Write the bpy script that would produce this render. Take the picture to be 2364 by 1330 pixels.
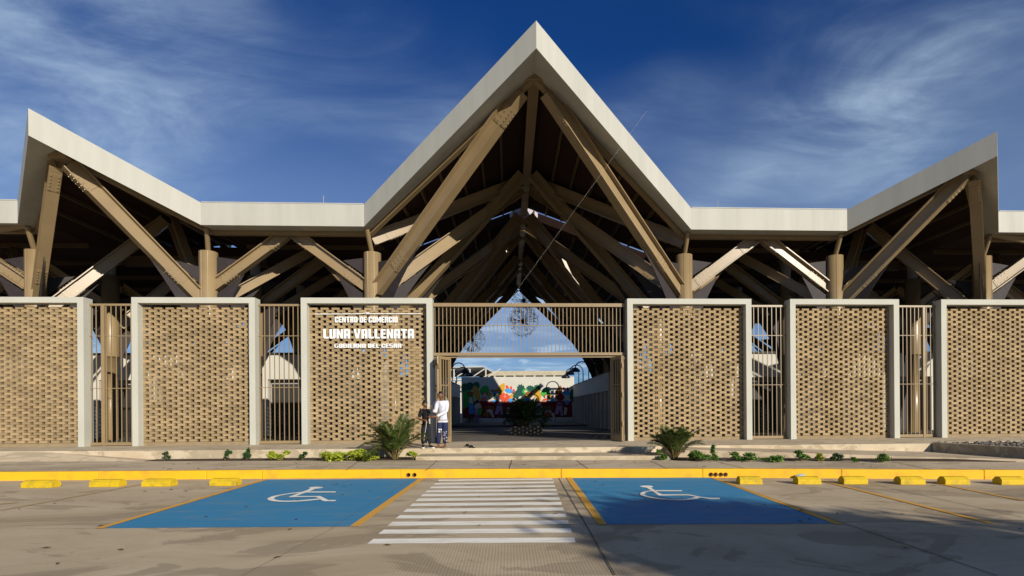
import bpy, bmesh, math, random
from math import sin, cos, pi, radians, sqrt, atan2
from mathutils import Vector, Matrix, Euler

random.seed(7)
scene = bpy.context.scene
for o in list(bpy.data.objects): bpy.data.objects.remove(o)
COL = scene.collection

# ------------------------------------------------------------------ camera
F, PX, PY, TH, RO, EYE = 1227., 1235., 945., radians(2.8), 0.0075, 1.6   # in pixels of the 2364 px wide photograph
cd = bpy.data.cameras.new('camera'); cam = bpy.data.objects.new('camera', cd); COL.objects.link(cam)
cd.sensor_fit = 'HORIZONTAL'; cd.sensor_width = 36; cd.lens = F / 2364 * 36
cd.shift_x = (1182 - PX) / 2364; cd.shift_y = (PY - 665) / 2364
cd.clip_start = .1; cd.clip_end = 5000
rt = Vector((cos(TH), -sin(TH), 0)); fw = Vector((sin(TH), cos(TH), 0)); up = Vector((0, 0, 1))
rc = rt * cos(RO) - up * sin(RO); uc = up * cos(RO) + rt * sin(RO)
m = Matrix((rc, uc, -fw)).transposed().to_4x4(); m.translation = (0, 0, EYE); cam.matrix_world = m
scene.camera = cam

def ray(px, py):
    u, v = px - PX, PY - py
    u, v = u * cos(RO) + v * sin(RO), -u * sin(RO) + v * cos(RO)
    return Vector((F * sin(TH) + u * cos(TH), F * cos(TH) - u * sin(TH), v))
def aty(px, py, y):
    r = ray(px, py); r *= y / r.y; r.z += EYE; return r
def atz(px, py, z):
    r = ray(px, py); r *= (z - EYE) / r.z; r.z += EYE; return r

# ------------------------------------------------------------------ light
SUN_EL, SUN_AZ = radians(20), radians(33)     # azimuth: to the right of straight behind the camera
sd = bpy.data.lights.new('sun', 'SUN'); sd.energy = 5.0; sd.angle = radians(.53); sd.color = (1, .92, .79)
so = bpy.data.objects.new('sun', sd); COL.objects.link(so)
to_sun = Vector((sin(SUN_AZ) * cos(SUN_EL), -cos(SUN_AZ) * cos(SUN_EL), sin(SUN_EL)))
so.rotation_euler = to_sun.to_track_quat('Z', 'Y').to_euler()
so.location = to_sun * 60

def lk(nt, a, b): nt.links.new(a, b)
w = bpy.data.worlds.new('World'); scene.world = w; w.use_nodes = True
nt = w.node_tree; N = nt.nodes; bg = N['Background']
sky = N.new('ShaderNodeTexSky'); sky.sky_type = 'NISHITA'; sky.sun_disc = False
sky.sun_elevation = SUN_EL; sky.sun_rotation = radians(180) - SUN_AZ
sky.air_density = 1.15; sky.dust_density = .15; sky.ozone_density = 3.0
tint = N.new('ShaderNodeMix'); tint.data_type = 'RGBA'; tint.blend_type = 'MULTIPLY'; tint.inputs[0].default_value = 1
tint.inputs[7].default_value = (.20, .74, 1.70, 1); lk(nt, sky.outputs[0], tint.inputs[6])
tc = N.new('ShaderNodeTexCoord'); sx = N.new('ShaderNodeSeparateXYZ'); lk(nt, tc.outputs['Generated'], sx.inputs[0])
def wm(op, a, b=None):
    n = N.new('ShaderNodeMath'); n.operation = op
    for i, v in enumerate((a, b)):
        if v is None: continue
        if isinstance(v, (int, float)): n.inputs[i].default_value = v
        else: lk(nt, v, n.inputs[i])
    return n.outputs[0]
zz = wm('ADD', wm('MAXIMUM', sx.outputs[2], 0), .16)
cx = N.new('ShaderNodeCombineXYZ'); lk(nt, wm('DIVIDE', sx.outputs[0], zz), cx.inputs[0]); lk(nt, wm('DIVIDE', sx.outputs[1], zz), cx.inputs[1])
CLOUD = (0, 0, 0)
def wnoise(scale, detail, rough, rot, sc, dist=0.0):
    mp = N.new('ShaderNodeMapping'); mp.inputs['Rotation'].default_value = (0, 0, rot); mp.inputs['Scale'].default_value = sc; mp.inputs['Location'].default_value = CLOUD
    lk(nt, cx.outputs[0], mp.inputs[0])
    n = N.new('ShaderNodeTexNoise'); n.inputs['Scale'].default_value = scale; n.inputs['Detail'].default_value = detail
    n.inputs['Roughness'].default_value = rough; n.inputs['Distortion'].default_value = dist; lk(nt, mp.outputs[0], n.inputs[0]); return n.outputs[0]
def wramp(v, a, b):
    n = N.new('ShaderNodeMapRange'); n.interpolation_type = 'SMOOTHSTEP'; n.inputs[1].default_value = a; n.inputs[2].default_value = b; lk(nt, v, n.inputs[0]); return n.outputs[0]
big = wramp(wnoise(.75, 3, .5, .45, (1, 1.25, 1), .3), .44, .70)
wisp = wramp(wnoise(1.7, 10, .60, .45, (.85, 1.5, 1), .8), .32, .72)
fine = wramp(wnoise(6.0, 8, .65, .45, (.7, 1.6, 1), 1.0), .25, .80)
puff = wramp(wnoise(3.2, 7, .55, 0, (1, 1, 1), .3), .52, .66)
lowb = wramp(sx.outputs[2], .22, .05)
veil = wm('MULTIPLY', wramp(sx.outputs[2], .56, .26), .26)
cl = wm('ADD', wm('MULTIPLY', wm('MULTIPLY', big, wm('ADD', wm('MULTIPLY', wisp, .85), .12)), wm('ADD', wm('MULTIPLY', fine, .45), .62)), wm('MULTIPLY', wm('MULTIPLY', puff, lowb), .55))
cl = wm('ADD', wm('MULTIPLY', cl, .95), veil)
cmix = N.new('ShaderNodeMix'); cmix.data_type = 'RGBA'; lk(nt, wm('MINIMUM', cl, .8), cmix.inputs[0])
lk(nt, tint.outputs[2], cmix.inputs[6]); cmix.inputs[7].default_value = (12.2, 16.0, 20.0, 1)
lk(nt, cmix.outputs[2], bg.inputs[0]); bg.inputs[1].default_value = .035

vs = scene.view_settings; vs.view_transform = 'Standard'; vs.look = 'None'; vs.exposure = .22; vs.gamma = 1; vs.use_curve_mapping = False
scene.render.engine = 'CYCLES'

# ------------------------------------------------------------------ materials
def mat(name, col, rough=.7, var=.12, scale=3., bump=0., bscale=60., spec=.3, col2=None, metal=0., stretch=(1, 1, 1), rnd=0., fac=(.35, .7), detail=5):
    M = bpy.data.materials.new(name); M.use_nodes = True; t = M.node_tree; n = t.nodes; b = n['Principled BSDF']
    b.inputs['Roughness'].default_value = rough; b.inputs['Specular IOR Level'].default_value = spec; b.inputs['Metallic'].default_value = metal
    g = n.new('ShaderNodeNewGeometry'); mp = n.new('ShaderNodeMapping'); mp.inputs['Scale'].default_value = stretch; lk(t, g.outputs['Position'], mp.inputs[0])
    a = n.new('ShaderNodeTexNoise'); a.inputs['Scale'].default_value = scale; a.inputs['Detail'].default_value = detail; a.inputs['Roughness'].default_value = .6; lk(t, mp.outputs[0], a.inputs[0])
    mr = n.new('ShaderNodeMapRange'); mr.inputs[1].default_value = fac[0]; mr.inputs[2].default_value = fac[1]; lk(t, a.outputs[0], mr.inputs[0])
    mx = n.new('ShaderNodeMix'); mx.data_type = 'RGBA'; lk(t, mr.outputs[0], mx.inputs[0])
    c2 = col2 or tuple(c * (1 - var * 2) for c in col)
    mx.inputs[6].default_value = (*col, 1); mx.inputs[7].default_value = (*c2, 1)
    out = mx.outputs[2]
    if rnd:
        oi = n.new('ShaderNodeObjectInfo'); ad = n.new('ShaderNodeMath'); lk(t, oi.outputs['Random'], ad.inputs[0]); lk(t, g.outputs['Random Per Island'], ad.inputs[1])
        fr = n.new('ShaderNodeMath'); fr.operation = 'FRACT'; lk(t, ad.outputs[0], fr.inputs[0])
        r2 = n.new('ShaderNodeMapRange'); r2.inputs[3].default_value = 1 - rnd; r2.inputs[4].default_value = 1 + rnd; lk(t, fr.outputs[0], r2.inputs[0])
        vm = n.new('ShaderNodeVectorMath'); vm.operation = 'SCALE'; lk(t, out, vm.inputs[0]); lk(t, r2.outputs[0], vm.inputs['Scale']); out = vm.outputs[0]
    lk(t, out, b.inputs['Base Color'])
    if bump:
        a2 = n.new('ShaderNodeTexNoise'); a2.inputs['Scale'].default_value = bscale; a2.inputs['Detail'].default_value = 4; lk(t, g.outputs['Position'], a2.inputs[0])
        bp = n.new('ShaderNodeBump'); bp.inputs['Strength'].default_value = bump; bp.inputs['Distance'].default_value = .02; lk(t, a2.outputs[0], bp.inputs['Height']); lk(t, bp.outputs[0], b.inputs['Normal'])
    return M

def concrete(name, col, stain, groove=0., scale=.5):
    """slab concrete: large soft stains, fine speckle, broom grooves running away from the kerb"""
    M = bpy.data.materials.new(name); M.use_nodes = True; t = M.node_tree; n = t.nodes; b = n['Principled BSDF']
    b.inputs['Roughness'].default_value = .85; b.inputs['Specular IOR Level'].default_value = .25
    g = n.new('ShaderNodeNewGeometry')
    def noise(sc, det, rough, st=(1, 1, 1), dist=0):
        mp = n.new('ShaderNodeMapping'); mp.inputs['Scale'].default_value = st; lk(t, g.outputs['Position'], mp.inputs[0])
        a = n.new('ShaderNodeTexNoise'); a.inputs['Scale'].default_value = sc; a.inputs['Detail'].default_value = det; a.inputs['Roughness'].default_value = rough; a.inputs['Distortion'].default_value = dist
        lk(t, mp.outputs[0], a.inputs[0]); return a.outputs[0]
    def ramp(v, a_, b_, lo=0, hi=1):
        r = n.new('ShaderNodeMapRange'); r.inputs[1].default_value = a_; r.inputs[2].default_value = b_; r.inputs[3].default_value = lo; r.inputs[4].default_value = hi; lk(t, v, r.inputs[0]); return r.outputs[0]
    def mix(f, a_, b_):
        x = n.new('ShaderNodeMix'); x.data_type = 'RGBA'; lk(t, f, x.inputs[0])
        for i, v in ((6, a_), (7, b_)):
            if isinstance(v, tuple): x.inputs[i].default_value = (*v, 1)
            else: lk(t, v, x.inputs[i])
        return x.outputs[2]
    c = mix(ramp(noise(scale, 6, .62, (.8, 1.5, 1), .8), .38, .66), col, stain)
    # patches with a crisp edge, as where water dried
    c = mix(ramp(noise(scale * 1.3, 5, .6, (.6, 1.2, 1), 1.5), .535, .56, 0, .55), c, tuple(x * .66 for x in stain))
    c = mix(ramp(noise(scale * 5, 6, .7, (.5, 2.5, 1), 1), .57, .76, 0, .55), c, tuple(x * .52 for x in stain))
    c = mix(ramp(noise(90, 3, .7), .4, .75, 0, .22), c, tuple(x * .45 for x in col))
    lk(t, c, b.inputs['Base Color'])
    h = noise(70, 4, .7)
    bp = n.new('ShaderNodeBump'); bp.inputs['Strength'].default_value = .35; bp.inputs['Distance'].default_value = .008; lk(t, h, bp.inputs['Height'])
    last = bp
    if groove:
        wv = n.new('ShaderNodeTexWave'); wv.wave_type = 'BANDS'; wv.bands_direction = 'X'; wv.inputs['Scale'].default_value = 9.0; wv.inputs['Distortion'].default_value = .6; wv.inputs['Detail'].default_value = 1; lk(t, g.outputs['Position'], wv.inputs[0])
        b2 = n.new('ShaderNodeBump'); b2.inputs['Strength'].default_value = groove; b2.inputs['Distance'].default_value = .006; lk(t, wv.outputs[0], b2.inputs['Height']); lk(t, bp.outputs[0], b2.inputs['Normal']); last = b2
    lk(t, last.outputs[0], b.inputs['Normal'])
    return M

M = {}
M['fascia'] = mat('fascia_paint', (.42, .415, .365), .6, .07, 2.2, bump=.05, bscale=25, stretch=(1, 1, .10), detail=7)
M['fascia_warm'] = M['fascia']
M['frame'] = mat('stucco_white', (.46, .455, .39), .85, .05, 1.2, bump=.25, bscale=90, stretch=(1, 1, .5))
M['brick'] = mat('tan_brick', (.335, .243, .130), .9, .11, 1.3, bump=.3, bscale=120, rnd=.17, detail=8)
M['mortar'] = mat('mortar_plinth', (.28, .21, .12), .9, .1, 5, bump=.4, bscale=60)
M['steel'] = mat('beige_steel_paint', (.265, .190, .098), .34, .07, 1.5, spec=.45, bump=.03, bscale=30)
M['gusset'] = mat('primer_plate', (.036, .029, .030), .6, .12, 4, spec=.2)
M['inner_steel'] = mat('steel_shade_tint', (.10, .068, .032), .5, .07, 1.5, spec=.4)  # purlins and inner beams: steel colour darkened to carry the shade under the roof
M['bolt'] = mat('zinc_bolt', (.33, .27, .18), .35, .1, 20, metal=.4, spec=.5)
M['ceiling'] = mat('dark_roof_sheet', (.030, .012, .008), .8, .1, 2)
M['roof_top'] = mat('roof_sheet', (.45, .45, .43), .6, .1, 1)
M['glaze'] = mat('translucent_sheet', (.55, .50, .58), .5, .08, 2)
M['road'] = concrete('parking_concrete', (.53, .43, .29), (.40, .31, .195), groove=.2)
M['walk'] = concrete('pavement_concrete', (.55, .45, .315), (.44, .35, .235), scale=.8)
M['plat'] = concrete('platform_concrete', (.56, .47, .33), (.43, .345, .23), scale=1.1)
M['riser'] = concrete('riser_concrete', (.52, .44, .31), (.38, .30, .185), scale=1.5)
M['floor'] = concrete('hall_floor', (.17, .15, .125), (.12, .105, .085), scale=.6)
M['ground'] = mat('dry_ground', (.26, .20, .13), .95, .2, .3, bump=.3, bscale=8)
M['soil'] = mat('soil', (.075, .048, .028), .95, .25, 14, bump=.9, bscale=30)
M['gravel'] = mat('gravel_stone', (.16, .14, .12), .9, .2, 12, rnd=.5)
M['kerb'] = mat('yellow_kerb_paint', (.76, .42, .012), .65, .06, 3.5, bump=.45, bscale=45, col2=(.50, .29, .03), fac=(.48, .80), detail=9)
M['stop'] = mat('yellow_block_paint', (.60, .41, .010), .65, .06, 6, bump=.45, bscale=60, col2=(.34, .24, .03), fac=(.46, .74), detail=9)
M['joint'] = mat('dark_joint', (.09, .075, .055), .9, .1, 5)
def worn(name, col, base, lo, hi, sc=2.2):
    X = mat(name, col, .75, .1, sc, bump=.25, bscale=70, col2=base, fac=(lo, hi), stretch=(.5, 2.2, 1), detail=8); return X
M['blue'] = worn('blue_bay_paint', (.030, .215, .40), (.13, .24, .30), .50, .78)
M['orange'] = worn('orange_line_paint', (.68, .35, .05), (.50, .33, .15), .5, .8, 5)
M['white'] = worn('white_road_paint', (.88, .84, .73), (.62, .55, .43), .48, .74, 4)
M['faint'] = worn('worn_line_paint', (.50, .33, .13), (.42, .35, .25), .38, .62, 5)
M['letter'] = mat('sign_letter_white', (.74, .74, .72), .5, .04, 6)
M['plaster'] = mat('white_plaster', (.54, .525, .465), .85, .06, 1.5, bump=.1, bscale=60)
M['grey_panel'] = mat('grey_panel', (.30, .30, .29), .7, .05, 2)
M['shutter'] = mat('dark_shutter', (.035, .032, .03), .6, .1, 4)
M['parapet'] = mat('weathered_parapet', (.46, .41, .30), .9, .12, 2, bump=.3, stretch=(1, 1, 3))
M['black'] = mat('black_lamp_metal', (.012, .012, .014), .4, .05, 5, spec=.5)
M['wire'] = mat('dark_wire', (.035, .028, .022), .6, .1, 5)
M['planter'] = mat('planter_concrete', (.16, .13, .09), .85, .12, 3, bump=.2)
M['pipe'] = mat('clay_pipe', (.20, .10, .035), .8, .2, 20)
M['leaf_dark'] = mat('leaf_dark', (.030, .075, .014), .55, .25, 9, rnd=.55, spec=.35)
M['leaf_yellow'] = mat('leaf_yellow_green', (.30, .36, .022), .55, .2, 9, rnd=.45, spec=.35)
M['leaf_mid'] = mat('leaf_mid', (.09, .19, .022), .55, .25, 9, rnd=.5, spec=.35)
M['palm'] = mat('palm_leaf', (.060, .095, .016), .5, .25, 6, rnd=.5, spec=.35)
M['stem'] = mat('stem', (.16, .12, .04), .8, .2, 9)
M['bark'] = mat('bark', (.10, .075, .05), .9, .2, 5, bump=.6, bscale=20)
M['deadleaf'] = mat('dry_leaf', (.13, .07, .025), .8, .2, 20, rnd=.3)
M['skin'] = mat('skin_brown', (.17, .072, .036), .5, .06, 15, spec=.35)
M['skin2'] = mat('skin_warm', (.24, .10, .045), .5, .06, 15, spec=.35)
M['hair'] = mat('hair_black', (.008, .007, .007), .5, .1, 40, spec=.4)
M['white_cloth'] = mat('white_knit', (.60, .60, .66), .9, .08, 12, bump=.3, bscale=25)
M['black_cloth'] = mat('black_cotton', (.010, .010, .011), .9, .1, 12, bump=.3, bscale=25)
M['navy_cloth'] = mat('navy_cloth', (.020, .028, .085), .9, .15, 12, bump=.3, bscale=25, col2=(.012, .016, .05))
M['charcoal'] = mat('charcoal_cloth', (.014, .016, .024), .9, .15, 12, bump=.3, bscale=25)
M['rubber'] = mat('black_rubber', (.012, .012, .012), .6, .1, 12)
M['eye'] = mat('eye_white', (.5, .48, .45), .3, .02, 5)
M['string'] = mat('kite_string', (.7, .68, .6), .6, .02, 5)
M['plastic'] = mat('crushed_bottle', (.35, .42, .46), .2, .2, 30, spec=.5)

# ------------------------------------------------------------------ mesh helpers
class MB:
    def __init__(s): s.v = []; s.f = []; s.smooth = False
    def add(s, vs, fs):
        k = len(s.v); s.v += [tuple(p) for p in vs]; s.f += [tuple(i + k for i in f) for f in fs]; return s
    def box(s, x0, x1, y0, y1, z0, z1):
        return s.add([(x, y, z) for z in (z0, z1) for y in (y0, y1) for x in (x0, x1)],
                     [(0, 2, 3, 1), (4, 5, 7, 6), (0, 1, 5, 4), (2, 6, 7, 3), (0, 4, 6, 2), (1, 3, 7, 5)])
    def hexa(s, p):       # 4 bottom, 4 top, both counter-clockwise from above
        return s.add(p, [(3, 2, 1, 0), (4, 5, 6, 7), (0, 1, 5, 4), (1, 2, 6, 5), (2, 3, 7, 6), (3, 0, 4, 7)])
    def prism(s, poly, z0, z1):   # poly counter-clockwise (x,y) ; z0/z1 numbers or functions
        f0 = z0 if callable(z0) else (lambda x, y: z0); f1 = z1 if callable(z1) else (lambda x, y: z1)
        n = len(poly)
        return s.add([(x, y, f0(x, y)) for x, y in poly] + [(x, y, f1(x, y)) for x, y in poly],
                     [tuple(range(n))[::-1], tuple(range(n, 2 * n))] + [(i, (i + 1) % n, n + (i + 1) % n, n + i) for i in range(n)])
    def plate(s, pts, nrm):      # planar polygon thickened by vector nrm
        n = len(pts); q = [Vector(p) for p in pts]; nrm = Vector(nrm)
        return s.add(q + [p + nrm for p in q], [tuple(range(n))[::-1], tuple(range(n, 2 * n))] + [(i, (i + 1) % n, n + (i + 1) % n, n + i) for i in range(n)])
    def tube(s, pts, r, n=8, cap=True):
        pts = [Vector(p) for p in pts]; rr = r if isinstance(r, (list, tuple)) else [r] * len(pts); rings = []
        a = None
        for i, p in enumerate(pts):
            d = (pts[min(i + 1, len(pts) - 1)] - pts[max(i - 1, 0)]).normalized()
            if a is None: a = d.orthogonal().normalized()
            a = (a - d * a.dot(d)).normalized(); b = d.cross(a)
            rings.append([p + (a * cos(2 * pi * k / n) + b * sin(2 * pi * k / n)) * rr[i] for k in range(n)])
        fs = []
        for i in range(len(pts) - 1):
            for k in range(n): fs.append((i * n + k, i * n + (k + 1) % n, (i + 1) * n + (k + 1) % n, (i + 1) * n + k))
        if cap: fs += [tuple(range(n))[::-1], tuple((len(pts) - 1) * n + k for k in range(n))]
        return s.add([p for r_ in rings for p in r_], fs)
    def lathe(s, prof, c, n=16):  # prof [(r,z)]
        vs = [(c[0] + r * cos(2 * pi * k / n), c[1] + r * sin(2 * pi * k / n), c[2] + z) for r, z in prof for k in range(n)]
        fs = [(i * n + k, i * n + (k + 1) % n, (i + 1) * n + (k + 1) % n, (i + 1) * n + k) for i in range(len(prof) - 1) for k in range(n)]
        return s.add(vs, fs)
    def ball(s, c, rx, ry, rz, n=10, m=6):
        vs = []; fs = []
        for i in range(m + 1):
            t = pi * i / m
            for k in range(n): vs.append((c[0] + rx * sin(t) * cos(2 * pi * k / n), c[1] + ry * sin(t) * sin(2 * pi * k / n), c[2] + rz * cos(t)))
        for i in range(m):
            for k in range(n): fs.append((i * n + k, (i + 1) * n + k, (i + 1) * n + (k + 1) % n, i * n + (k + 1) % n))
        return s.add(vs, fs)
    def beam(s, p, q, prof, upv=(0, 0, 1)):   # sweep a closed 2-D profile (side, up) from p to q
        p, q = Vector(p), Vector(q); d = (q - p).normalized(); u = Vector(upv); side = d.cross(u).normalized(); u = side.cross(d)
        n = len(prof); vs = [b + side * x + u * y for b in (p, q) for x, y in prof]
        return s.add(vs, [tuple(range(n)), tuple(range(n, 2 * n))[::-1]] + [(i, n + i, n + (i + 1) % n, (i + 1) % n) for i in range(n)])
    def mesh(s, name, mt, org=(0, 0, 0)):
        me = bpy.data.meshes.new(name); o = Vector(org)
        me.from_pydata([tuple(Vector(p) - o) for p in s.v], [], s.f); me.update()
        bm = bmesh.new(); bm.from_mesh(me); bmesh.ops.recalc_face_normals(bm, faces=bm.faces); bm.to_mesh(me); bm.free()
        me.materials.append(M[mt] if isinstance(mt, str) else mt)
        if s.smooth:
            for p in me.polygons: p.use_smooth = True
        return me
    def build(s, name, mt, parent=None, bevel=0, kind=None):
        org = root_loc(parent)
        o = link(bpy.data.objects.new(name, s.mesh(name, mt, org)), parent)
        if bevel:
            b = o.modifiers.new('bevel', 'BEVEL'); b.width = bevel; b.segments = 2; b.limit_method = 'ANGLE'
        if kind: o['kind'] = kind
        return o
def root_loc(p):
    v = Vector((0, 0, 0))
    while p: v += p.location; p = p.parent
    return v
def link(o, parent=None):
    COL.objects.link(o)
    if parent: o.parent = parent
    return o
def tag(o, label=None, cat=None, group=None, kind=None):
    for k, v in (('label', label), ('category', cat), ('group', group), ('kind', kind)):
        if v: o[k] = v
    return o
def thing(name, label, cat, loc=(0, 0, 0), group=None, kind=None):
    o = bpy.data.objects.new(name, None); o.empty_display_size = .2; o.location = loc; COL.objects.link(o)
    return tag(o, label, cat, group, kind)
def settle(o, base):          # move a one-mesh thing's origin to its base
    b = Vector(base); o.data.transform(Matrix.Translation(-b)); o.location = b; return o
def lerp(pts, x):
    if x <= pts[0][0]: a, b = pts[0], pts[1]
    elif x >= pts[-1][0]: a, b = pts[-2], pts[-1]
    else:
        for a, b in zip(pts, pts[1:]):
            if a[0] <= x <= b[0]: break
    return a[1] + (b[1] - a[1]) * (x - a[0]) / (b[0] - a[0])
def seg(a, b, n): return [a + (b - a) * i / n for i in range(n + 1)]

# ================================================================== SETTING: ground, road, kerb, pavement
KERB = [(-60, 15.2), (-14, 13.32), (-8.5, 13.05), (-4.9, 12.88), (0, 12.48), (5.2, 11.92), (11.1, 10.97), (16, 10.1), (60, 2.5)]
BACK = [(-60, 20), (-14.7, 16.1), (-7, 15.4), (0, 14.75), (6, 13.95), (12.7, 12.6), (60, 4)]
PZ, WZ = .46, .20       # platform and pavement height
def tg(o): o['kind'] = 'structure'; return o
tg(MB().prism([(-1500, -1500), (1500, -1500), (1500, 2000), (-1500, 2000)], -.5, -.03).build('ground', 'ground'))
xs = seg(-60, 60, 48)
tg(MB().prism([(-60, -40), (60, -40)] + [(x, lerp(KERB, x)) for x in reversed(xs)], -.2, 0).build('parking_lot', 'road'))
# sawn joints between the concrete slabs
jl = thing('slab_joint_lines', 'thin dark sawn joints across the concrete parking lot', None); del jl['label']; jl['kind'] = 'structure'
for a, b in (((1290, 1104), (1420, 1330)), ((1660, 1110), (2300, 1330)), ((780, 1215), (560, 1330)), ((945, 1110), (760, 1222)), ((2020, 1120), (2364, 1196)), ((1930, 1206), (2364, 1203)), ((60, 1222), (240, 1221)), ((1390, 1211), (1285, 1212))):
    p, q = atz(*a, 0), atz(*b, 0); d = (q - p).normalized(); s_ = Vector((-d.y, d.x, 0)) * (.007 if a[0] > 1200 else .003)
    mb = MB(); mb.add([(p + s_) + Vector((0, 0, .009)), (p - s_) + Vector((0, 0, .009)), (q - s_) + Vector((0, 0, .009)), (q + s_) + Vector((0, 0, .009))], [(0, 1, 2, 3)]); mb.build('joint', 'joint', jl)

def sheet(name, poly, z, mt, parent=None, nsub=1):
    mb = MB(); mb.add([(x, y, z) for x, y in poly], [tuple(range(len(poly)))]); return mb.build(name, mt, parent)
def pxs(*pts): return [tuple(atz(x, y, 0)[:2]) for x, y in pts]
# accessible bays
bays = []
for nm, quad, l1, l2 in (('left', [(240, 1220), (815, 1216), (968, 1106), (618, 1108)], None, None), ('right', [(1392, 1211), (1922, 1209), (1638, 1103), (1318, 1103.5)], None, None)):
    b = tg(sheet('parking_bay_paint', pxs(*quad), .004, 'blue'))
    b['label'] = 'blue painted accessible bay on the %s of the crosswalk' % nm; bays.append(b)
def line(pts, wd, mt='orange', z=.008, name='bay_line'):
    p, q = [Vector(v).to_3d() for v in pxs(*pts)]; d = (q - p).normalized(); s_ = Vector((-d.y, d.x, 0)) * wd / 2
    return tg(sheet(name, [tuple((p + s_)[:2]), tuple((p - s_)[:2]), tuple((q - s_)[:2]), tuple((q + s_)[:2])], z, mt))
line([(228, 1221), (612, 1107.5)], .11); line([(818, 1216), (974, 1105)], .13)
line([(1391, 1212), (1313, 1103)], .13); line([(1938, 1211), (1645, 1103)], .12)
line([(2290, 1209), (1895, 1110)], .10); line([(2364, 1157), (2150, 1114)], .09); line([(0, 1179), (330, 1118)], .10, 'faint'); line([(-80, 1170), (40, 1161)], .1, 'faint'); line([(2700, 1180), (2400, 1120)], .09)
# crosswalk: twelve bars
cw = thing('crosswalk', None, None, kind='structure')
tops = [1109.5, 1117.5, 1126, 1135, 1144, 1154.5, 1166, 1179, 1194, 1210, 1228.5, 1250.5]
for i, y in enumerate(tops):
    t_ = (y - 1107) / 148
    xl, xr = 1015 + (850 - 1015) * t_, 1274 + (1328 - 1274) * t_
    h = 1.7 + 4.1 * t_
    sheet('stripe', pxs((xl - h * 1.3, y + h), (xr + h * .4, y + h - 3.2), (xr, y - h - 3.2), (xl + h * 1.3, y - h)), .005, 'white', cw)
# wheelchair symbols: traced strokes, thin paint
def symbol(parts, label):
    o = thing('wheelchair_symbol', None, None, kind='structure'); o['label'] = label
    for i, poly in enumerate(parts):
        sheet('painted_stroke', pxs(*poly), .009 + .0012 * i, 'white', o)
def zl(pts): return [(600 + x / 11.82, 1090 + y / 11.82) for x, y in pts]
def zr(pts): return [(1460 + x / 10.745, 1090 + y / 10.745) for x, y in pts]
symbol([zl(p) for p in (
    [(1330, 443), (1385, 425), (1470, 414), (1580, 410), (1680, 414), (1728, 428), (1700, 443), (1620, 456), (1500, 468), (1380, 462)],
    [(1375, 462), (1500, 466), (1420, 510), (1240, 578), (1160, 600), (985, 668), (1000, 676), (950, 694), (785, 694), (800, 682), (900, 650), (1040, 594), (1165, 550), (1300, 498)],
    [(1240, 572), (1330, 545), (2060, 542), (2080, 552), (2060, 570)],
    [(960, 696), (985, 672), (1540, 672), (1640, 668), (1690, 690), (1860, 780), (2080, 780), (2080, 795), (2040, 812), (1740, 812), (1650, 766), (1560, 712), (1520, 694)],
    [(1150, 555), (1060, 566), (850, 588), (640, 622), (480, 648), (330, 680), (210, 735), (205, 765), (250, 790), (350, 812), (500, 825), (700, 832), (900, 830), (1150, 815), (1400, 795), (1640, 766), (1590, 742), (1400, 762), (1100, 788), (850, 800), (650, 802), (520, 790), (440, 775), (385, 742), (390, 720), (450, 690), (560, 660), (760, 622), (900, 604), (1050, 590), (1110, 572)])],
    'white wheelchair symbol painted on the left blue bay')
symbol([zr(p) for p in (
    [(185, 362), (215, 350), (300, 343), (420, 343), (490, 355), (515, 378), (490, 390), (440, 397), (340, 396), (230, 380)],
    [(345, 394), (450, 396), (560, 462), (640, 520), (745, 566), (700, 600), (640, 585), (560, 530), (470, 470)],
    [(570, 462), (1220, 464), (1240, 476), (1215, 488), (600, 488)],
    [(740, 570), (1380, 568), (1480, 585), (1640, 618), (1920, 655), (2160, 655), (2180, 672), (2160, 688), (1940, 688), (1840, 672), (1680, 645), (1560, 625), (1370, 592), (720, 600)],
    [(480, 472), (380, 480), (270, 500), (200, 535), (183, 560), (205, 590), (300, 625), (440, 660), (640, 690), (850, 710), (1100, 720), (1300, 718), (1450, 705), (1600, 680), (1685, 648), (1580, 625), (1480, 660), (1330, 690), (1100, 695), (900, 690), (700, 668), (480, 632), (370, 608), (310, 580), (300, 555), (340, 520), (420, 500), (500, 490)])],
    'white wheelchair symbol painted on the right blue bay')

# pavement strip
tg(MB().prism([(x, lerp(KERB, x) + .16) for x in xs] + [(x, lerp(BACK, x)) for x in reversed(xs)], -.2, WZ).build('pavement', 'walk'))
pj = thing('pavement_joint_lines', None, None, kind='structure')
for a, b in (((1330, 1063), (1358, 1083)), ((1500, 1063), (1540, 1083)), ((1655, 1066), (1720, 1082)), ((1010, 1063), (985, 1085)), ((1182, 1062), (1175, 1083)), ((830, 1064), (800, 1085)), ((2060, 1066), (2150, 1085))):
    p, q = atz(*a, WZ), atz(*b, WZ); d = (q - p).normalized(); s_ = Vector((-d.y, d.x, 0)) * .010; u_ = Vector((0, 0, .004))
    mb = MB(); mb.add([p + s_ + u_, p - s_ + u_, q - s_ + u_, q + s_ + u_], [(0, 1, 2, 3)]); mb.build('joint', 'joint', pj)
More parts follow.
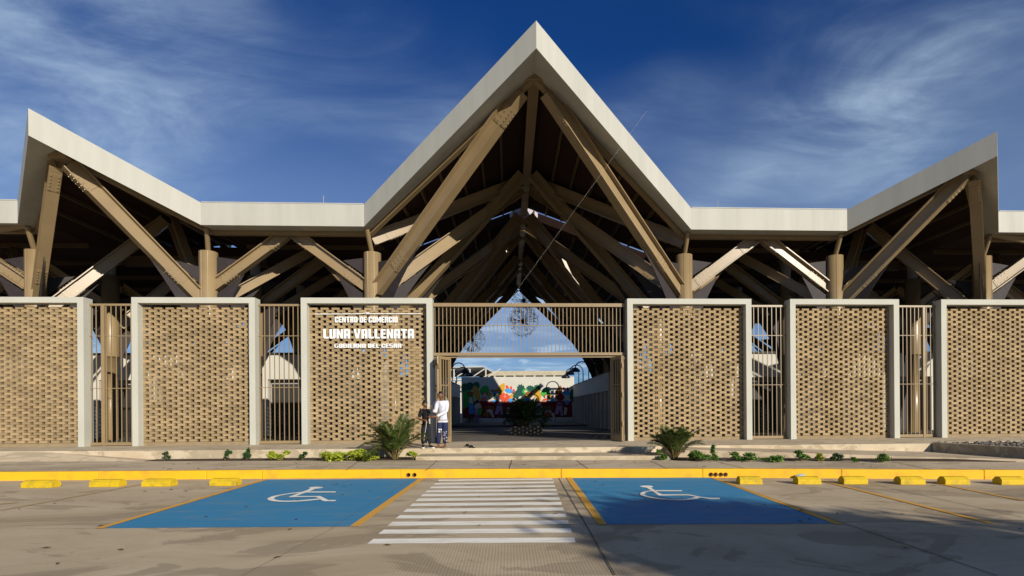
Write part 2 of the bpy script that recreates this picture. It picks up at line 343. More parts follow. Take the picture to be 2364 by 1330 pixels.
# kerb stones, butted with open joints; two of them hold drain pipes
kerb = thing('kerb', None, None, (0, 12.5, 0), kind='structure')
jpx = [-700, -420, -140, 34, 250, 486, 609, 925, 1296, 1626, 1940, 2254, 2560, 2900]
pipes = {925: [943, 957], 1626: [1641, 1652, 1664, 1675]}
for a, b in zip(jpx, jpx[1:]):
    A, B = atz(a, 1104, .0), atz(b, 1104, .0); xa, xb = A.x + .004, B.x - .004
    n = 4; X = seg(xa, xb, n); fr = [(x, lerp(KERB, x)) for x in X]; bk = [(x, lerp(KERB, x) + .157) for x in reversed(X)]
    st = MB().prism(fr + bk, -.15, lambda x, y: WZ + .003).build('kerb_stone', 'kerb', kerb, bevel=.018)
    if a in pipes:
        cut = MB(); 
        for q in pipes[a]:
            c = aty(q, 1097.5, lerp(KERB, atz(q, 1104, 0).x)); cut.tube([(c.x, c.y - .3, .072), (c.x, c.y + .14, .072)], .050, 20)
        st.modifiers.clear()
        co = cut.build('cutter', 'pipe', kerb); bo = st.modifiers.new('b', 'BOOLEAN'); bo.object = co; bo.solver = 'EXACT'
        dg = bpy.context.evaluated_depsgraph_get(); me = bpy.data.meshes.new_from_object(st.evaluated_get(dg)); st.modifiers.clear(); st.data = me
        bpy.data.objects.remove(co)
        for q in pipes[a]:
            c = aty(q, 1097.5, lerp(KERB, atz(q, 1104, 0).x)); mb = MB()
            mb.smooth = True; y0 = c.y - .012
            rings = [(.0495, y0), (.0495, c.y + .135), (.001, c.y + .135), (.001, c.y + .12), (.041, c.y + .12), (.041, y0), (.0495, y0)]
            nn = 20; vs_ = [(c.x + r * cos(2 * pi * k / nn), yy, .072 + r * sin(2 * pi * k / nn)) for r, yy in rings for k in range(nn)]
            mb.add(vs_, [(i * nn + k, i * nn + (k + 1) % nn, (i + 1) * nn + (k + 1) % nn, (i + 1) * nn + k) for i in range(len(rings) - 1) for k in range(nn)])
            mb.build('drain_pipe', 'pipe', kerb)

# platform in front of and under the screens, with the two entrance steps, the ramp and the beds
PF = [(-60, 18.5), (-14, 16.6), (-10.6, 16.25), (-6, 16.1), (-2.7, 16.0), (.1, 15.82), (4.2, 15.62)]
def flo(x, y): return PZ
px_l = seg(-60, 4.2, 24)
plat = [(x, lerp(PF, x)) for x in px_l] + [(4.6, 15.9), (12.9, 15.7), (16, 16.4), (60, 16.4), (60, 19.2), (-60, 19.2)]
tg(MB().prism(plat, -.3, PZ).build('platform', 'plat', None, bevel=.012))
# pale weathered riser face in front of the platform (a thin render coat)
# interior floor falls gently to the back, then one low step up
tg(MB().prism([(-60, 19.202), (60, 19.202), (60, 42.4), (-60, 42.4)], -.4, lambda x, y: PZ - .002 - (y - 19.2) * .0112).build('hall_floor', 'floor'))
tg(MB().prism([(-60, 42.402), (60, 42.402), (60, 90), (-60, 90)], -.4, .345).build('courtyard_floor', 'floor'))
# lower entrance step
tg(MB().prism([(-2.62, 15.0), (4.45, 14.32), (4.45, 15.597), (4.2, 15.617), (.1, 15.817), (-2.62, 15.985)], 0, WZ + .105).build('step', 'riser', None, bevel=.015))
# left: the pavement climbs to the platform at its far left end; right: a ramp runs down beside the platform wall
tg(MB().prism([(-60, 20.002), (-14.7, 16.103), (-10.4, 15.715), (-10.4, 16.20), (-10.6, 16.247), (-14, 16.597), (-60, 18.497)][::1], -.3, lambda x, y: WZ + (0.24 if (x > -50 and y > 16.15 and x < -10.5) else 0.0)).build('ramp', 'walk'))
RW = [(4.7, 14.85), (11.6, 13.55), (12.7, 12.99)]
def rz(x, y): return PZ - .02 - (min(x, 12.9) - 4.7) / 8.2 * .235
tg(MB().prism([(4.7, 14.85), (11.6, 13.5), (13.55, 13.0), (12.95, 15.55), (12.9, 15.697), (4.7, 15.897)], 0, rz).build('ramp', 'walk'))
# turned retaining wall at the right end, with a gravel bed behind
rw = tg(MB().prism([(12.96, 15.68), (13.62, 12.9), (14.6, 10.75), (14.78, 10.8), (13.8, 13.0), (13.14, 15.7)], 0, .50).build('retaining_wall', 'riser', None, bevel=.01))
tg(MB().prism([(13.16, 15.69), (13.82, 13.0), (14.8, 10.9), (22, 9.6), (22, 16.38), (16, 16.38)], 0, .44).build('gravel_bed', 'soil'))
gs = MB()
for i in range(900):
    x = random.uniform(13.4, 19); y = random.uniform(12.2, 16.2)
    if (x - 13.2) < (15.7 - y) * .26 + .12: continue
    r = random.uniform(.02, .06); k = len(gs.v)
    gs.ball((x, y, .45 + r * .3), r, r * random.uniform(.6, 1), r * .7, 6, 4)
tg(gs.build('gravel', 'gravel')); bpy.data.objects['gravel']['kind'] = 'stuff'
# planting beds
tg(MB().prism([(-10.4, lerp(BACK, -10.4) + .002), (-7, 15.402), (-2.65, 14.998), (-2.65, 15.98), (-6, 16.095), (-10.4, 16.2)], -.2, WZ + .012).build('planting_bed', 'soil'))
tg(MB().prism([(4.48, 14.16), (6, 13.955), (12.6, 12.63), (11.6, 13.48), (4.72, 14.83), (4.48, 15.2)], -.2, WZ + .012).build('planting_bed', 'soil'))

# ================================================================== THE HALL
hall = thing('market_hall', 'open market hall with folded white roof edge on beige steel tree columns', 'building', (.85, 20, PZ))
roof = MB()
def roofpart():
    # roof part = aisle slabs; the rest hangs on it
    mb = MB()
    return mb
AX = .85
ZT, FH = 8.87, .78
nodes = [(-46, 19, ZT, .65), (-16.72, 19, ZT, .65), (-13.68, 15.9, 10.33, 1.05), (-10.64, 19, ZT, .65), (-5.05, 19, ZT, .65), (AX, 15, 12.59, 1.2), (6.66, 19, ZT, .65), (12.5, 19, ZT, .65), (15.42, 16.0, 10.25, 1.05), (18.34, 19, ZT, .65), (46, 19, ZT, .65)]
def inner(nd): return Vector((nd[0], nd[1] + nd[3], nd[2]))
# roof deck: aisle slabs and gable slopes, front set (to y 24..27.6) and rear set
def deck(poly, zf, name='roof_deck', th=.42, top=.05, parent=None):
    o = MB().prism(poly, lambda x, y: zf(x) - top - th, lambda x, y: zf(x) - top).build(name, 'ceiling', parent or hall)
    return o
flat = lambda x: ZT
nave = lambda x: 12.59 - abs(x - AX) * (12.59 - ZT) / 5.9
def sidez(c, half, zp): return lambda x: zp - abs(x - c) * (zp - ZT) / half
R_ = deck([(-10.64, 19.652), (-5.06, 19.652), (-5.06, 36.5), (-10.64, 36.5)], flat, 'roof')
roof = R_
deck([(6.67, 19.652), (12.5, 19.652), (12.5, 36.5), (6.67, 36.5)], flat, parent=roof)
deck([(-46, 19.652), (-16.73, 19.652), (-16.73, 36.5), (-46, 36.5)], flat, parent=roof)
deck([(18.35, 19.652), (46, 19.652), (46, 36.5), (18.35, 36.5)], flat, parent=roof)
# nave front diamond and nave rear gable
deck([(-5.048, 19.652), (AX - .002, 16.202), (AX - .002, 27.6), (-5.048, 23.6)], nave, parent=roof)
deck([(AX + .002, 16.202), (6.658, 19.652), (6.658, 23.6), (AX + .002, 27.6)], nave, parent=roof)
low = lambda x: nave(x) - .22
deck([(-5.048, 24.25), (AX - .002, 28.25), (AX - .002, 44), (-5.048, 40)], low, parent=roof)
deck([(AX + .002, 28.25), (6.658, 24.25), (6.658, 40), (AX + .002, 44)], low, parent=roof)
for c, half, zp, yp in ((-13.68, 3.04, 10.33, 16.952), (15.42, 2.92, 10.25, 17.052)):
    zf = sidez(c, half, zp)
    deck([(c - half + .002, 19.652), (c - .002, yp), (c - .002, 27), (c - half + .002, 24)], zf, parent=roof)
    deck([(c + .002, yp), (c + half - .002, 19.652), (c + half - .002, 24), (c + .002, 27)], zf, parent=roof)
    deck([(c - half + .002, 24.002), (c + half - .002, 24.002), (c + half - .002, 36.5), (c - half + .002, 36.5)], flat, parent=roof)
# clerestory between the two nave roofs: pale triangular sheet hung from the front roof's rear tip
mb = MB(); mb.plate([(AX - 1.1, 27.75, 11.62), (AX + 1.1, 27.75, 11.62), (AX + .2, 27.75, 12.2), (AX - .2, 27.75, 12.2)], (0, .05, 0)); mb.build('clerestory_pane', 'glaze', roof)
for sgn in (-1, 1): MB().box(AX + sgn * .55 - .03, AX + sgn * .55 + .03, 27.68, 27.745, 11.6, 12.0).build('mullion', 'steel', roof)
# fascia: one closed box per straight run
for a, b in zip(nodes, nodes[1:]):
    A, B = Vector(a[:3]), Vector(b[:3]); Ai, Bi = inner(a), inner(b); dz = Vector((0, 0, FH)); g_ = Vector((0, 0, .04))
    mb = MB()
    mb.add([A - dz, B - dz, Bi - dz + g_, Ai - dz + g_, A, B, Bi, Ai], [(3, 2, 1, 0), (4, 5, 6, 7), (0, 1, 5, 4), (2, 3, 7, 6)] + ([(0, 4, 7, 3)] if a is nodes[0] else []) + ([(1, 2, 6, 5)] if b is nodes[-1] else []))
    mb.build('fascia', 'fascia', roof)
    # thin metal coping along the top edge
    if abs(a[2] - b[2]) < .01:
        MB().box(a[0] + .02, b[0] - .02, 18.985, 19.5, ZT + .002, ZT + .03).build('coping', 'roof_top', roof)
    # edge beam just behind the soffit
    pa, pb = Ai + Vector((0, .12, -FH - .02)), Bi + Vector((0, .12, -FH - .02))
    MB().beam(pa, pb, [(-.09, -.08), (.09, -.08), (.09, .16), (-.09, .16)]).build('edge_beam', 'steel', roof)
# purlins and the ridge beam
for k in range(1, 8):
    for sgn in (-1, 1):
        x = AX + sgn * (.35 + k * .72); y0 = 19.7 - (5.9 - abs(x - AX)) / 5.9 * 3.3; y1 = 27.3 - abs(x - AX) / 5.9 * 4.0
        z = nave(x) - .47
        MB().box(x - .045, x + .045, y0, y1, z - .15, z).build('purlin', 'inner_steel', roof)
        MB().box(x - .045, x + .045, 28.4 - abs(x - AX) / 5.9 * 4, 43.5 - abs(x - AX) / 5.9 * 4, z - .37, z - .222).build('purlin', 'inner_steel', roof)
MB().box(AX - .17, AX + .17, 16.25, 44.0, 11.68, 11.98).build('ridge_beam', 'steel', roof)
for c, half, zp in ((-13.68, 3.04, 10.33), (15.42, 2.92, 10.25)):
    zf = sidez(c, half, zp)
    MB().box(c - .12, c + .12, 17.1, 26.8, zp - .75, zp - .5).build('ridge_beam', 'steel', roof)
    for k in (1, 2, 3):
        for sgn in (-1, 1):
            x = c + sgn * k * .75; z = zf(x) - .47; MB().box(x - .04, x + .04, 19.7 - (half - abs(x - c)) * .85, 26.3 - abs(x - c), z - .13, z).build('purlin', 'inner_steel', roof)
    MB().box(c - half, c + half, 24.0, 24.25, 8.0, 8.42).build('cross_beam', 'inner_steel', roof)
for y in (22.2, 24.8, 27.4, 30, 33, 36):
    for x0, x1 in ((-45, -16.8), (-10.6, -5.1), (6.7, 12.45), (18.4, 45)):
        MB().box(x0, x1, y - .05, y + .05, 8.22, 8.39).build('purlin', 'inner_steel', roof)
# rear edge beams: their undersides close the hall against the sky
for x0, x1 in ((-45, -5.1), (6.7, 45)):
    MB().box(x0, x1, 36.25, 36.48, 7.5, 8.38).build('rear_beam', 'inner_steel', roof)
for sgn in (-1, 1):
    MB().beam((AX + sgn * 5.85, 39.9, 8.2), (AX, 43.85, 11.85), [(-.12, -.25), (.12, -.25), (.12, .25), (-.12, .25)]).build('rear_rafter', 'steel', roof)
# lightning rods
for px_, py_ in ((747, 470), (1657, 484)):
    p = aty(px_, py_, 19.4); mb = MB(); mb.tube([(p.x, p.y, ZT), (p.x, p.y, ZT + .45)], .012, 6); mb.tube([(p.x, p.y, ZT + .02), (p.x, p.y, ZT + .10)], .03, 6); mb.build('lightning_rod', 'grey_panel', roof)

def iprof(d, b, tf=.035, tw=.03):
    d2, b2, w2 = d / 2, b / 2, tw / 2
    return [(-b2, -d2), (b2, -d2), (b2, -d2 + tf), (w2, -d2 + tf), (w2, d2 - tf), (b2, d2 - tf), (b2, d2), (-b2, d2), (-b2, d2 - tf), (-w2, d2 - tf), (-w2, -d2 + tf), (-b2, -d2 + tf)]
def strut(p, q, d=.42, b=.28, bolts=True, parent=None, upv=(0, 0, 1), ends=(.16, .86)):
    p, q = Vector(p), Vector(q)
    o = MB().beam(p, q, iprof(d, b), upv).build('strut', 'steel', parent or hall)
    if bolts:
        L = (q - p).length; dr = (q - p).normalized(); u = Vector(upv); side = dr.cross(u).normalized(); u = side.cross(dr)
        bm_ = MB()
        for e in ends:
            c = p + dr * L * e
            for sd_ in (-1, 1):
                f = c + side * sd_ * .016
                hw = d * .40
                MB().hexa([f - dr * .33 - u * hw, f + dr * .33 - u * hw, f + dr * .33 - u * hw + side * sd_ * .014, f - dr * .33 - u * hw + side * sd_ * .014,
                         f - dr * .33 + u * hw, f + dr * .33 + u * hw, f + dr * .33 + u * hw + side * sd_ * .014, f - dr * .33 + u * hw + side * sd_ * .014]).build('splice_plate', 'steel', o)
                for i in range(4):
                    for j in (-1, 0, 1):
                        if j == 0 and d < .5: continue
                        g = f + side * sd_ * .014 + dr * (-.25 + i * .165) + u * j * hw * .66
                        bm_.tube([g, g + side * sd_ * .022], [.022, .016], 6)
            for uu in (-1, 1):    # flange plates with their bolts
                f = c + u * uu * (d / 2)
                MB().hexa([f - dr * .3 - side * b * .45, f + dr * .3 - side * b * .45, f + dr * .3 + side * b * .45, f - dr * .3 + side * b * .45] + [v + u * uu * .014 for v in (f - dr * .3 - side * b * .45, f + dr * .3 - side * b * .45, f + dr * .3 + side * b * .45, f - dr * .3 + side * b * .45)]).build('splice_plate', 'steel', o)
                for i in range(5):
                    for j in (-1, 1):
                        g = f + u * uu * .014 + dr * (-.24 + i * .12) + side * j * b * .3
                        bm_.tube([g, g + u * uu * .025], [.020, .015], 6)
        bm_.build('bolt', 'bolt', o, kind='stuff')
    return o
def gusset(cx_, cy_, p, q, zlow, r=.32, parent=None):
    """curved stiffening plate in the vertical plane of column and strut"""
    p, q = Vector(p), Vector(q); h = Vector((q.x - p.x, q.y - p.y, 0)); L = h.length
    if L < .3: return
    h.normalize(); s_ = (q.z - p.z) / L; nrm = Vector((-h.y, h.x, 0)) * .012
    base = Vector((cx_, cy_, 0)); reach = min(2.3, L * .5)
    p0 = (Vector((p.x, p.y, 0)) - base).dot(h); zs = lambda u: p.z + s_ * (u - p0); dn = (.22 + .10 * abs(s_)) * sqrt(1 + s_ * s_)
    pts = [base + h * (r - .02) + Vector((0, 0, zlow))]
    for k in range(1, 7):
        t_ = k / 6; pts.append(base + h * (r + (reach - r) * t_ ** 1.5) + Vector((0, 0, zlow + (zs(reach) - dn - zlow) * t_ ** .95)))
    pts.append(base + h * (r - .02) + Vector((0, 0, zs(r) - dn)))
    mb = MB(); mb.plate([v - nrm for v in pts], nrm * 2); mb.build('gusset', 'gusset', parent or hall)
    ru = r + .75; pts = [base + h * (r - .02) + Vector((0, 0, zs(r) + dn)), base + h * ru + Vector((0, 0, zs(ru) + dn * .9)), base + h * (r - .02) + Vector((0, 0, min(7.35, zs(r) + dn + .62)))]
    if pts[2].z > pts[0].z + .1: mb = MB(); mb.plate([v - nrm for v in pts], nrm * 2); mb.build('gusset', 'gusset', parent or hall)

CX = [-28.9, -22.95, -16.99, -10.94, -5.02, 6.72, 12.63, 18.6, 24.55, 30.5]
ROWS = [20.0, 23.6, 28.6, 32.2, 36.0, 39.4]
for ri, y in enumerate(ROWS):
    for ci, x in enumerate(CX):
        ci -= 1
        if ri == 5 and ci not in (3, 4): continue
        mb = MB(); mb.smooth = False
        top = 7.43; zb = PZ - max(0, y - 19.2) * .0112 - .05
        n = 24
        prof = [(.42, zb), (.42, zb + .03), (.245, zb + .031), (.245, 3.95), (.30, 3.96), (.31, 4.0), (.31, top), (.0, top)]
        mb.lathe(prof, (x, y, 0), n)
        co = mb.build('column', 'steel', hall)
        for p_ in co.data.polygons:
            if abs(p_.normal.z) < .3: p_.use_smooth = True
        if ri == 0:   # weld seams standing a little proud of the shaft
            mb = MB()
            for a_ in (-1.9, -1.15): mb.tube([(x + .31 * cos(a_), y + .31 * sin(a_), 4.0), (x + .31 * cos(a_), y + .31 * sin(a_), top - .01)], .008, 5)
            mb.build('seam', 'steel', co)
        else:
            MB().tube([(x, y, top), (x, y, top + .75)], .2, 14).build('column_head', 'grey_panel', co)
        # prop pipe from the head to the valley
        if ri == 0:
            vx = min((nd[0] for nd in nodes if nd[2] == ZT), key=lambda v: abs(v - x))
            q = Vector((vx + (.0 if abs(vx - x) > .05 else 0), 19.35, 8.12)); MB().tube([(x + (vx - x) * .1, y - .06, top - .02), q], .085, 12).build('prop', 'steel', co)
        show = ri == 0
        def br(p, q, d=.42, b=.28, zl=3.5, bolts=None, gus=True, ends=(.2, .86)):
            strut(p, q, d, b, show if bolts is None else bolts, ends=ends)
            if gus: gusset(x, y, p, q, zl)
        s6 = 1 if x < AX else -1
        rim = .22
        if ci in (3, 4):
            if ri == 0:
                br((x + s6 * rim, y - .2, 6.02), (AX - s6 * .42, 16.42, 11.45), .50, .34, ends=(.17, .9), zl=3.8)
                br((x + s6 * rim, y + .15, 6.1), (AX - s6 * .2, 23.6, 11.42), .50, .34, ends=(.15, .93))
            elif ri == 1:
                br((x + s6 * rim, y + .15, 5.8), (AX - s6 * .2, 28.6, 11.42), .50, .34, bolts=True, ends=(.12, .93))
                br((x + s6 * rim, y - .1, 5.8), (AX - s6 * .2, 22.4, 11.5), .44, .30)
            else:
                br((x + s6 * rim, y, 5.2), (AX - s6 * .2, y + (3.6 if ri in (3, 5) else -1.6), 11.42), .50, .34, zl=2.9)
                br((x + s6 * rim, y, 5.2), (AX - s6 * .2, y + (-2.4 if ri in (3, 5) else 1.6), 11.42), .44, .34, zl=2.9)
            if ri == 0: strut((x + s6 * .02, y - .05, 7.93), (AX - s6 * .2, 23.2, 11.55), .46, .30, True, ends=(.12, .93))
            # outward to the flat bay
            br((x - s6 * rim, y, 6.2), (x - s6 * 2.82, y - .05, 8.12), .40, .28, zl=3.9)
            br((x - s6 * rim, y + .1, 5.6), (x - s6 * 2.82, y + 2.4, 8.2), .36, .26, bolts=False)
        elif ci in (2, 5):
            br((x + s6 * rim, y, 6.2), (x + s6 * 2.82, y - .05, 8.12), .40, .28, zl=3.9)
            br((x + s6 * rim, y + .1, 5.6), (x + s6 * 2.82, y + 2.4, 8.2), .36, .26, bolts=False)
            c = -13.68 if ci == 2 else 15.42
            if ri == 0: br((x - s6 * rim, y - .2, 5.75), (c + s6 * .2, 17.05, 9.27), .46, .32, ends=(.2, .9))
            br((x - s6 * rim, y + .2, 5.35), (c + s6 * .15, y + 2.2, 9.35 if ri < 2 else 8.3), .42, .30, bolts=False)
        elif ci in (1, 6):
            c = -13.68 if ci == 1 else 15.42
            if ri == 0: br((x + s6 * rim, y - .2, 5.75), (c - s6 * .2, 17.05, 9.27), .46, .32, ends=(.2, .9))
            br((x + s6 * rim, y + .2, 5.35), (c - s6 * .15, y + 2.2, 9.35 if ri < 2 else 8.3), .42, .30, bolts=show)
            br((x - s6 * rim, y, 6.2), (x - s6 * 2.95, y - .05, 8.12), .40, .28, zl=3.9)
            br((x - s6 * rim, y + .1, 5.6), (x - s6 * 2.95, y + 2.4, 8.2), .36, .26, bolts=False)
        else:
            br((x - s6 * rim, y, 6.2), (x - s6 * 2.95, y - .05, 8.12), .40, .28, zl=3.9)
            br((x + s6 * rim, y, 6.2), (x + s6 * 2.95, y - .05, 8.12), .40, .28, zl=3.9)
# node plates where struts meet under the peaks
for c, yy, zz_ in ((AX, 16.36, 11.72), (-13.68, 17.0, 9.42), (15.42, 17.08, 9.36)):
    MB().box(c - (.5 if c == AX else .26), c + (.5 if c == AX else .26), yy - .16, yy + .3, zz_ - .05, zz_ + .12).build('node_plate', 'steel', hall, bevel=.01)

# ================================================================== BRICK SCREENS
YF, YB = 18.5, 18.75
BL, BH, BD, PIT, COU = .262, .083, .12, .374, .0905
bmeshes = []
for k in range(4):
    mb = MB(); j = lambda: random.uniform(-.003, .003)
    x0, x1, z0, z1 = -BL / 2 + j(), BL / 2 + j(), -BH / 2 + j() * .5, BH / 2 + j() * .5
    mb.box(x0, x1, 0 + j(), BD, z0, z1); bmeshes.append(mb.mesh('brick', 'brick'))
half = {}
def screen(x0, x1, label, seed, jl_=.20, jr_=.20):
    t_ = thing('brick_screen', label, 'screen wall', ((x0 + x1) / 2, YF, PZ), 'brick screens between the gates')
    rnd = random.Random(seed); zt = 5.47
    mb = MB()       # one portal-shaped frame, butted without overlaps
    mb.prism([(x0, YF), (x0 + jl_, YF), (x0 + jl_, YF + .4), (x0, YF + .4)], PZ - .02, zt - .19)
    mb.prism([(x1 - jr_, YF), (x1, YF), (x1, YF + .4), (x1 - jr_, YF + .4)], PZ - .02, zt - .19)
    mb.prism([(x0, YF), (x1, YF), (x1, YF + .4), (x0, YF + .4)], zt - .19, zt)
    bm = bmesh.new(); me = mb.mesh('frame', 'frame', t_.location); bm.from_mesh(me)
    bmesh.ops.remove_doubles(bm, verts=bm.verts, dist=.0005); bm.to_mesh(me); bm.free()
    fo = link(bpy.data.objects.new('frame', me), t_)
    MB().box(x0 + jl_ + .002, x1 - jr_ - .002, YB, YB + BD, PZ - .02, PZ + .11).build('plinth', 'mortar', t_)
    xa, xb = x0 + jl_ + .004, x1 - jr_ - .004; rows = int((zt - .19 - PZ - .115) / COU); cand = []
    for r in range(rows):
        z = PZ + .115 + COU * (r + .5); off = (r % 2) * PIT / 2
        xx = xa - PIT + off
        while xx < xb:
            a, b = max(xx, xa), min(xx + BL, xb)
            if b - a > .05: cand.append(((a + b) / 2 + rnd.uniform(-.004, .004) * (b - a > .25), z, b - a))
            xx += PIT
    cand.sort(key=lambda c: (c[0] ** 2 + (c[1] - EYE) ** 2) - (1000 if c[2] > .24 else 0))
    base = t_.location
    for i, (x, z, L) in enumerate(cand[:300]):
        o = bpy.data.objects.new('brick', bmeshes[rnd.randrange(4)]); COL.objects.link(o); o.parent = t_
        o.location = (x - base.x, YB - base.y + rnd.uniform(-.004, .004), z - base.z); o.scale.x = L / BL
        o.rotation_euler.z = rnd.uniform(-.012, .012)
    mb = MB()
    for x, z, L in cand[300:]:
        yj = YB + rnd.uniform(-.004, .004); mb.box(x - L / 2, x + L / 2, yj, yj + BD, z - BH / 2, z + BH / 2)
    mb.build('brick_courses', 'brick', t_, kind='stuff')
    # mortar pads: thin dark beds between overlapping bricks
    return t_
SC = [(-18.3, -14.2, 'tan open brickwork screen in white frame cut off by the left edge'), (-12.65, -8.6, 'tan brick screen in white frame, second from the left edge'),
      (-7.07, -2.62, 'tan brick screen carrying the white lettering left of the entrance'), (4.18, 8.64, 'tan brick screen in white frame just right of the entrance'),
      (10.05, 14.08, 'tan brick screen in white frame, second right of the entrance'), (15.66, 19.8, 'tan brick screen in white frame cut off by the right edge')]
for i, (a, b, l) in enumerate(SC): screen(a, b, l, i + 3)

# ================================================================== FENCES, ENTRANCE GRILLE, GATES
def fence(x0, x1, label, y=18.78, post=None):
    t_ = thing('bar_fence', label, 'fence', ((x0 + x1) / 2, y, PZ), 'bar fences between the brick screens')
    z0, z1 = PZ + .02, 5.30
    MB().box(x0, x1, y - .035, y + .035, z1 - .07, z1).build('top_rail', 'steel', t_)
    MB().box(x0, x1, y - .035, y + .035, z0, z0 + .10).build('bottom_rail', 'steel', t_)
    for z in (4.2, 2.42): MB().box(x0, x1, y - .030, y - .018, z - .012, z + .012).build('cross_bar', 'steel', t_)
    n = max(3, int((x1 - x0) / .155)); 
    for i in range(n + 1):
        x = x0 + .03 + (x1 - x0 - .06) * i / n; hw = .012
        MB().box(x - hw, x + hw, y - .012, y + .012, z0 + .1, z1 - .07).build('bar', 'steel', t_)
    if post: MB().box(post - .045, post + .045, y - .05, y + .05, z0 - .01, z1 - .072).build('post', 'steel', t_)
    return t_
fence(-14.19, -12.66, 'beige bar fence standing before the leftmost visible inner column', post=-13.75)
fence(-8.59, -7.08, 'beige bar fence just left of the lettered brick screen')
fence(8.65, 10.04, 'beige bar fence between the two whole screens right of the entrance')
fence(14.09, 15.65, 'beige bar fence nearest the right edge of the photo', post=15.2)
eg = thing('entrance_grille', 'beige bar grille spanning above the open entrance', 'grille', (.8, 18.8, 3.5))
x0, x1 = -2.61, 4.17
MB().box(x0, x1, 18.72, 18.88, 5.22, 5.34).build('top_rail', 'steel', eg)
MB().box(x0, x1, 18.72, 18.88, 3.50, 3.60).build('bottom_rail', 'steel', eg)
MB().box(x0, x1, 18.80, 18.86, 3.43, 3.485).build('lower_track', 'steel', eg)
MB().box(x0, x1, 18.755, 18.767, 4.55, 4.575).build('cross_bar', 'steel', eg)
for i in range(50):
    x = x0 + .04 + (x1 - x0 - .08) * i / 49; MB().box(x - .012, x + .012, 18.788, 18.812, 3.6, 5.22).build('bar', 'steel', eg)
def gate(pts, label):
    """a folded pair of barred leaves; pts are the plan positions hinge, knuckle, free edge"""
    t_ = thing('folding_gate', label, 'gate', (pts[0][0], pts[0][1], PZ))
    for a, b in zip(pts, pts[1:]):
        a, b = Vector((*a, 0)), Vector((*b, 0)); d = (b - a).normalized(); s_ = Vector((-d.y, d.x, 0)); L = (b - a).length
        def bar(u0, u1, z0, z1, th, nm, par):
            p = [a + d * u0 - s_ * th, a + d * u1 - s_ * th, a + d * u1 + s_ * th, a + d * u0 + s_ * th]
            return MB().hexa([v + Vector((0, 0, z0)) for v in p] + [v + Vector((0, 0, z1)) for v in p]).build(nm, 'steel', par)
        lf = bar(.02, .10, PZ + .03, 3.42, .035, 'leaf', t_)
        bar(L - .10, L - .02, PZ + .03, 3.42, .035, 'stile', lf); bar(.10, L - .10, 3.32, 3.42, .032, 'rail', lf); bar(.10, L - .10, PZ + .03, PZ + .22, .032, 'rail', lf)
        bar(.10, L - .10, 2.43, 2.46, .012, 'rail', lf)
        n = max(2, int(L / .13))
        for i in range(1, n): bar(L * i / n - .014, L * i / n + .014, PZ + .22, 3.32, .014, 'bar', lf)
        for z in (1.0, 2.0, 3.0): bar(-.015, .018, z, z + .16, .03, 'hinge', lf)
    return t_
gate([(-2.55, 18.72), (-2.36, 18.0), (-2.02, 18.62)], 'folded beige barred gate behind the two people')
gate([(4.10, 18.75), (3.90, 18.05), (3.62, 18.72)], 'folded beige barred gate at the right side of the entrance')
gp = MB().box(-2.60, -2.53, 18.35, 18.48, PZ, 3.05).build('gate_post', 'grey_panel'); tag(settle(gp, (-2.56, 18.4, PZ)), 'slim grey post against the white jamb behind the boy', 'post')

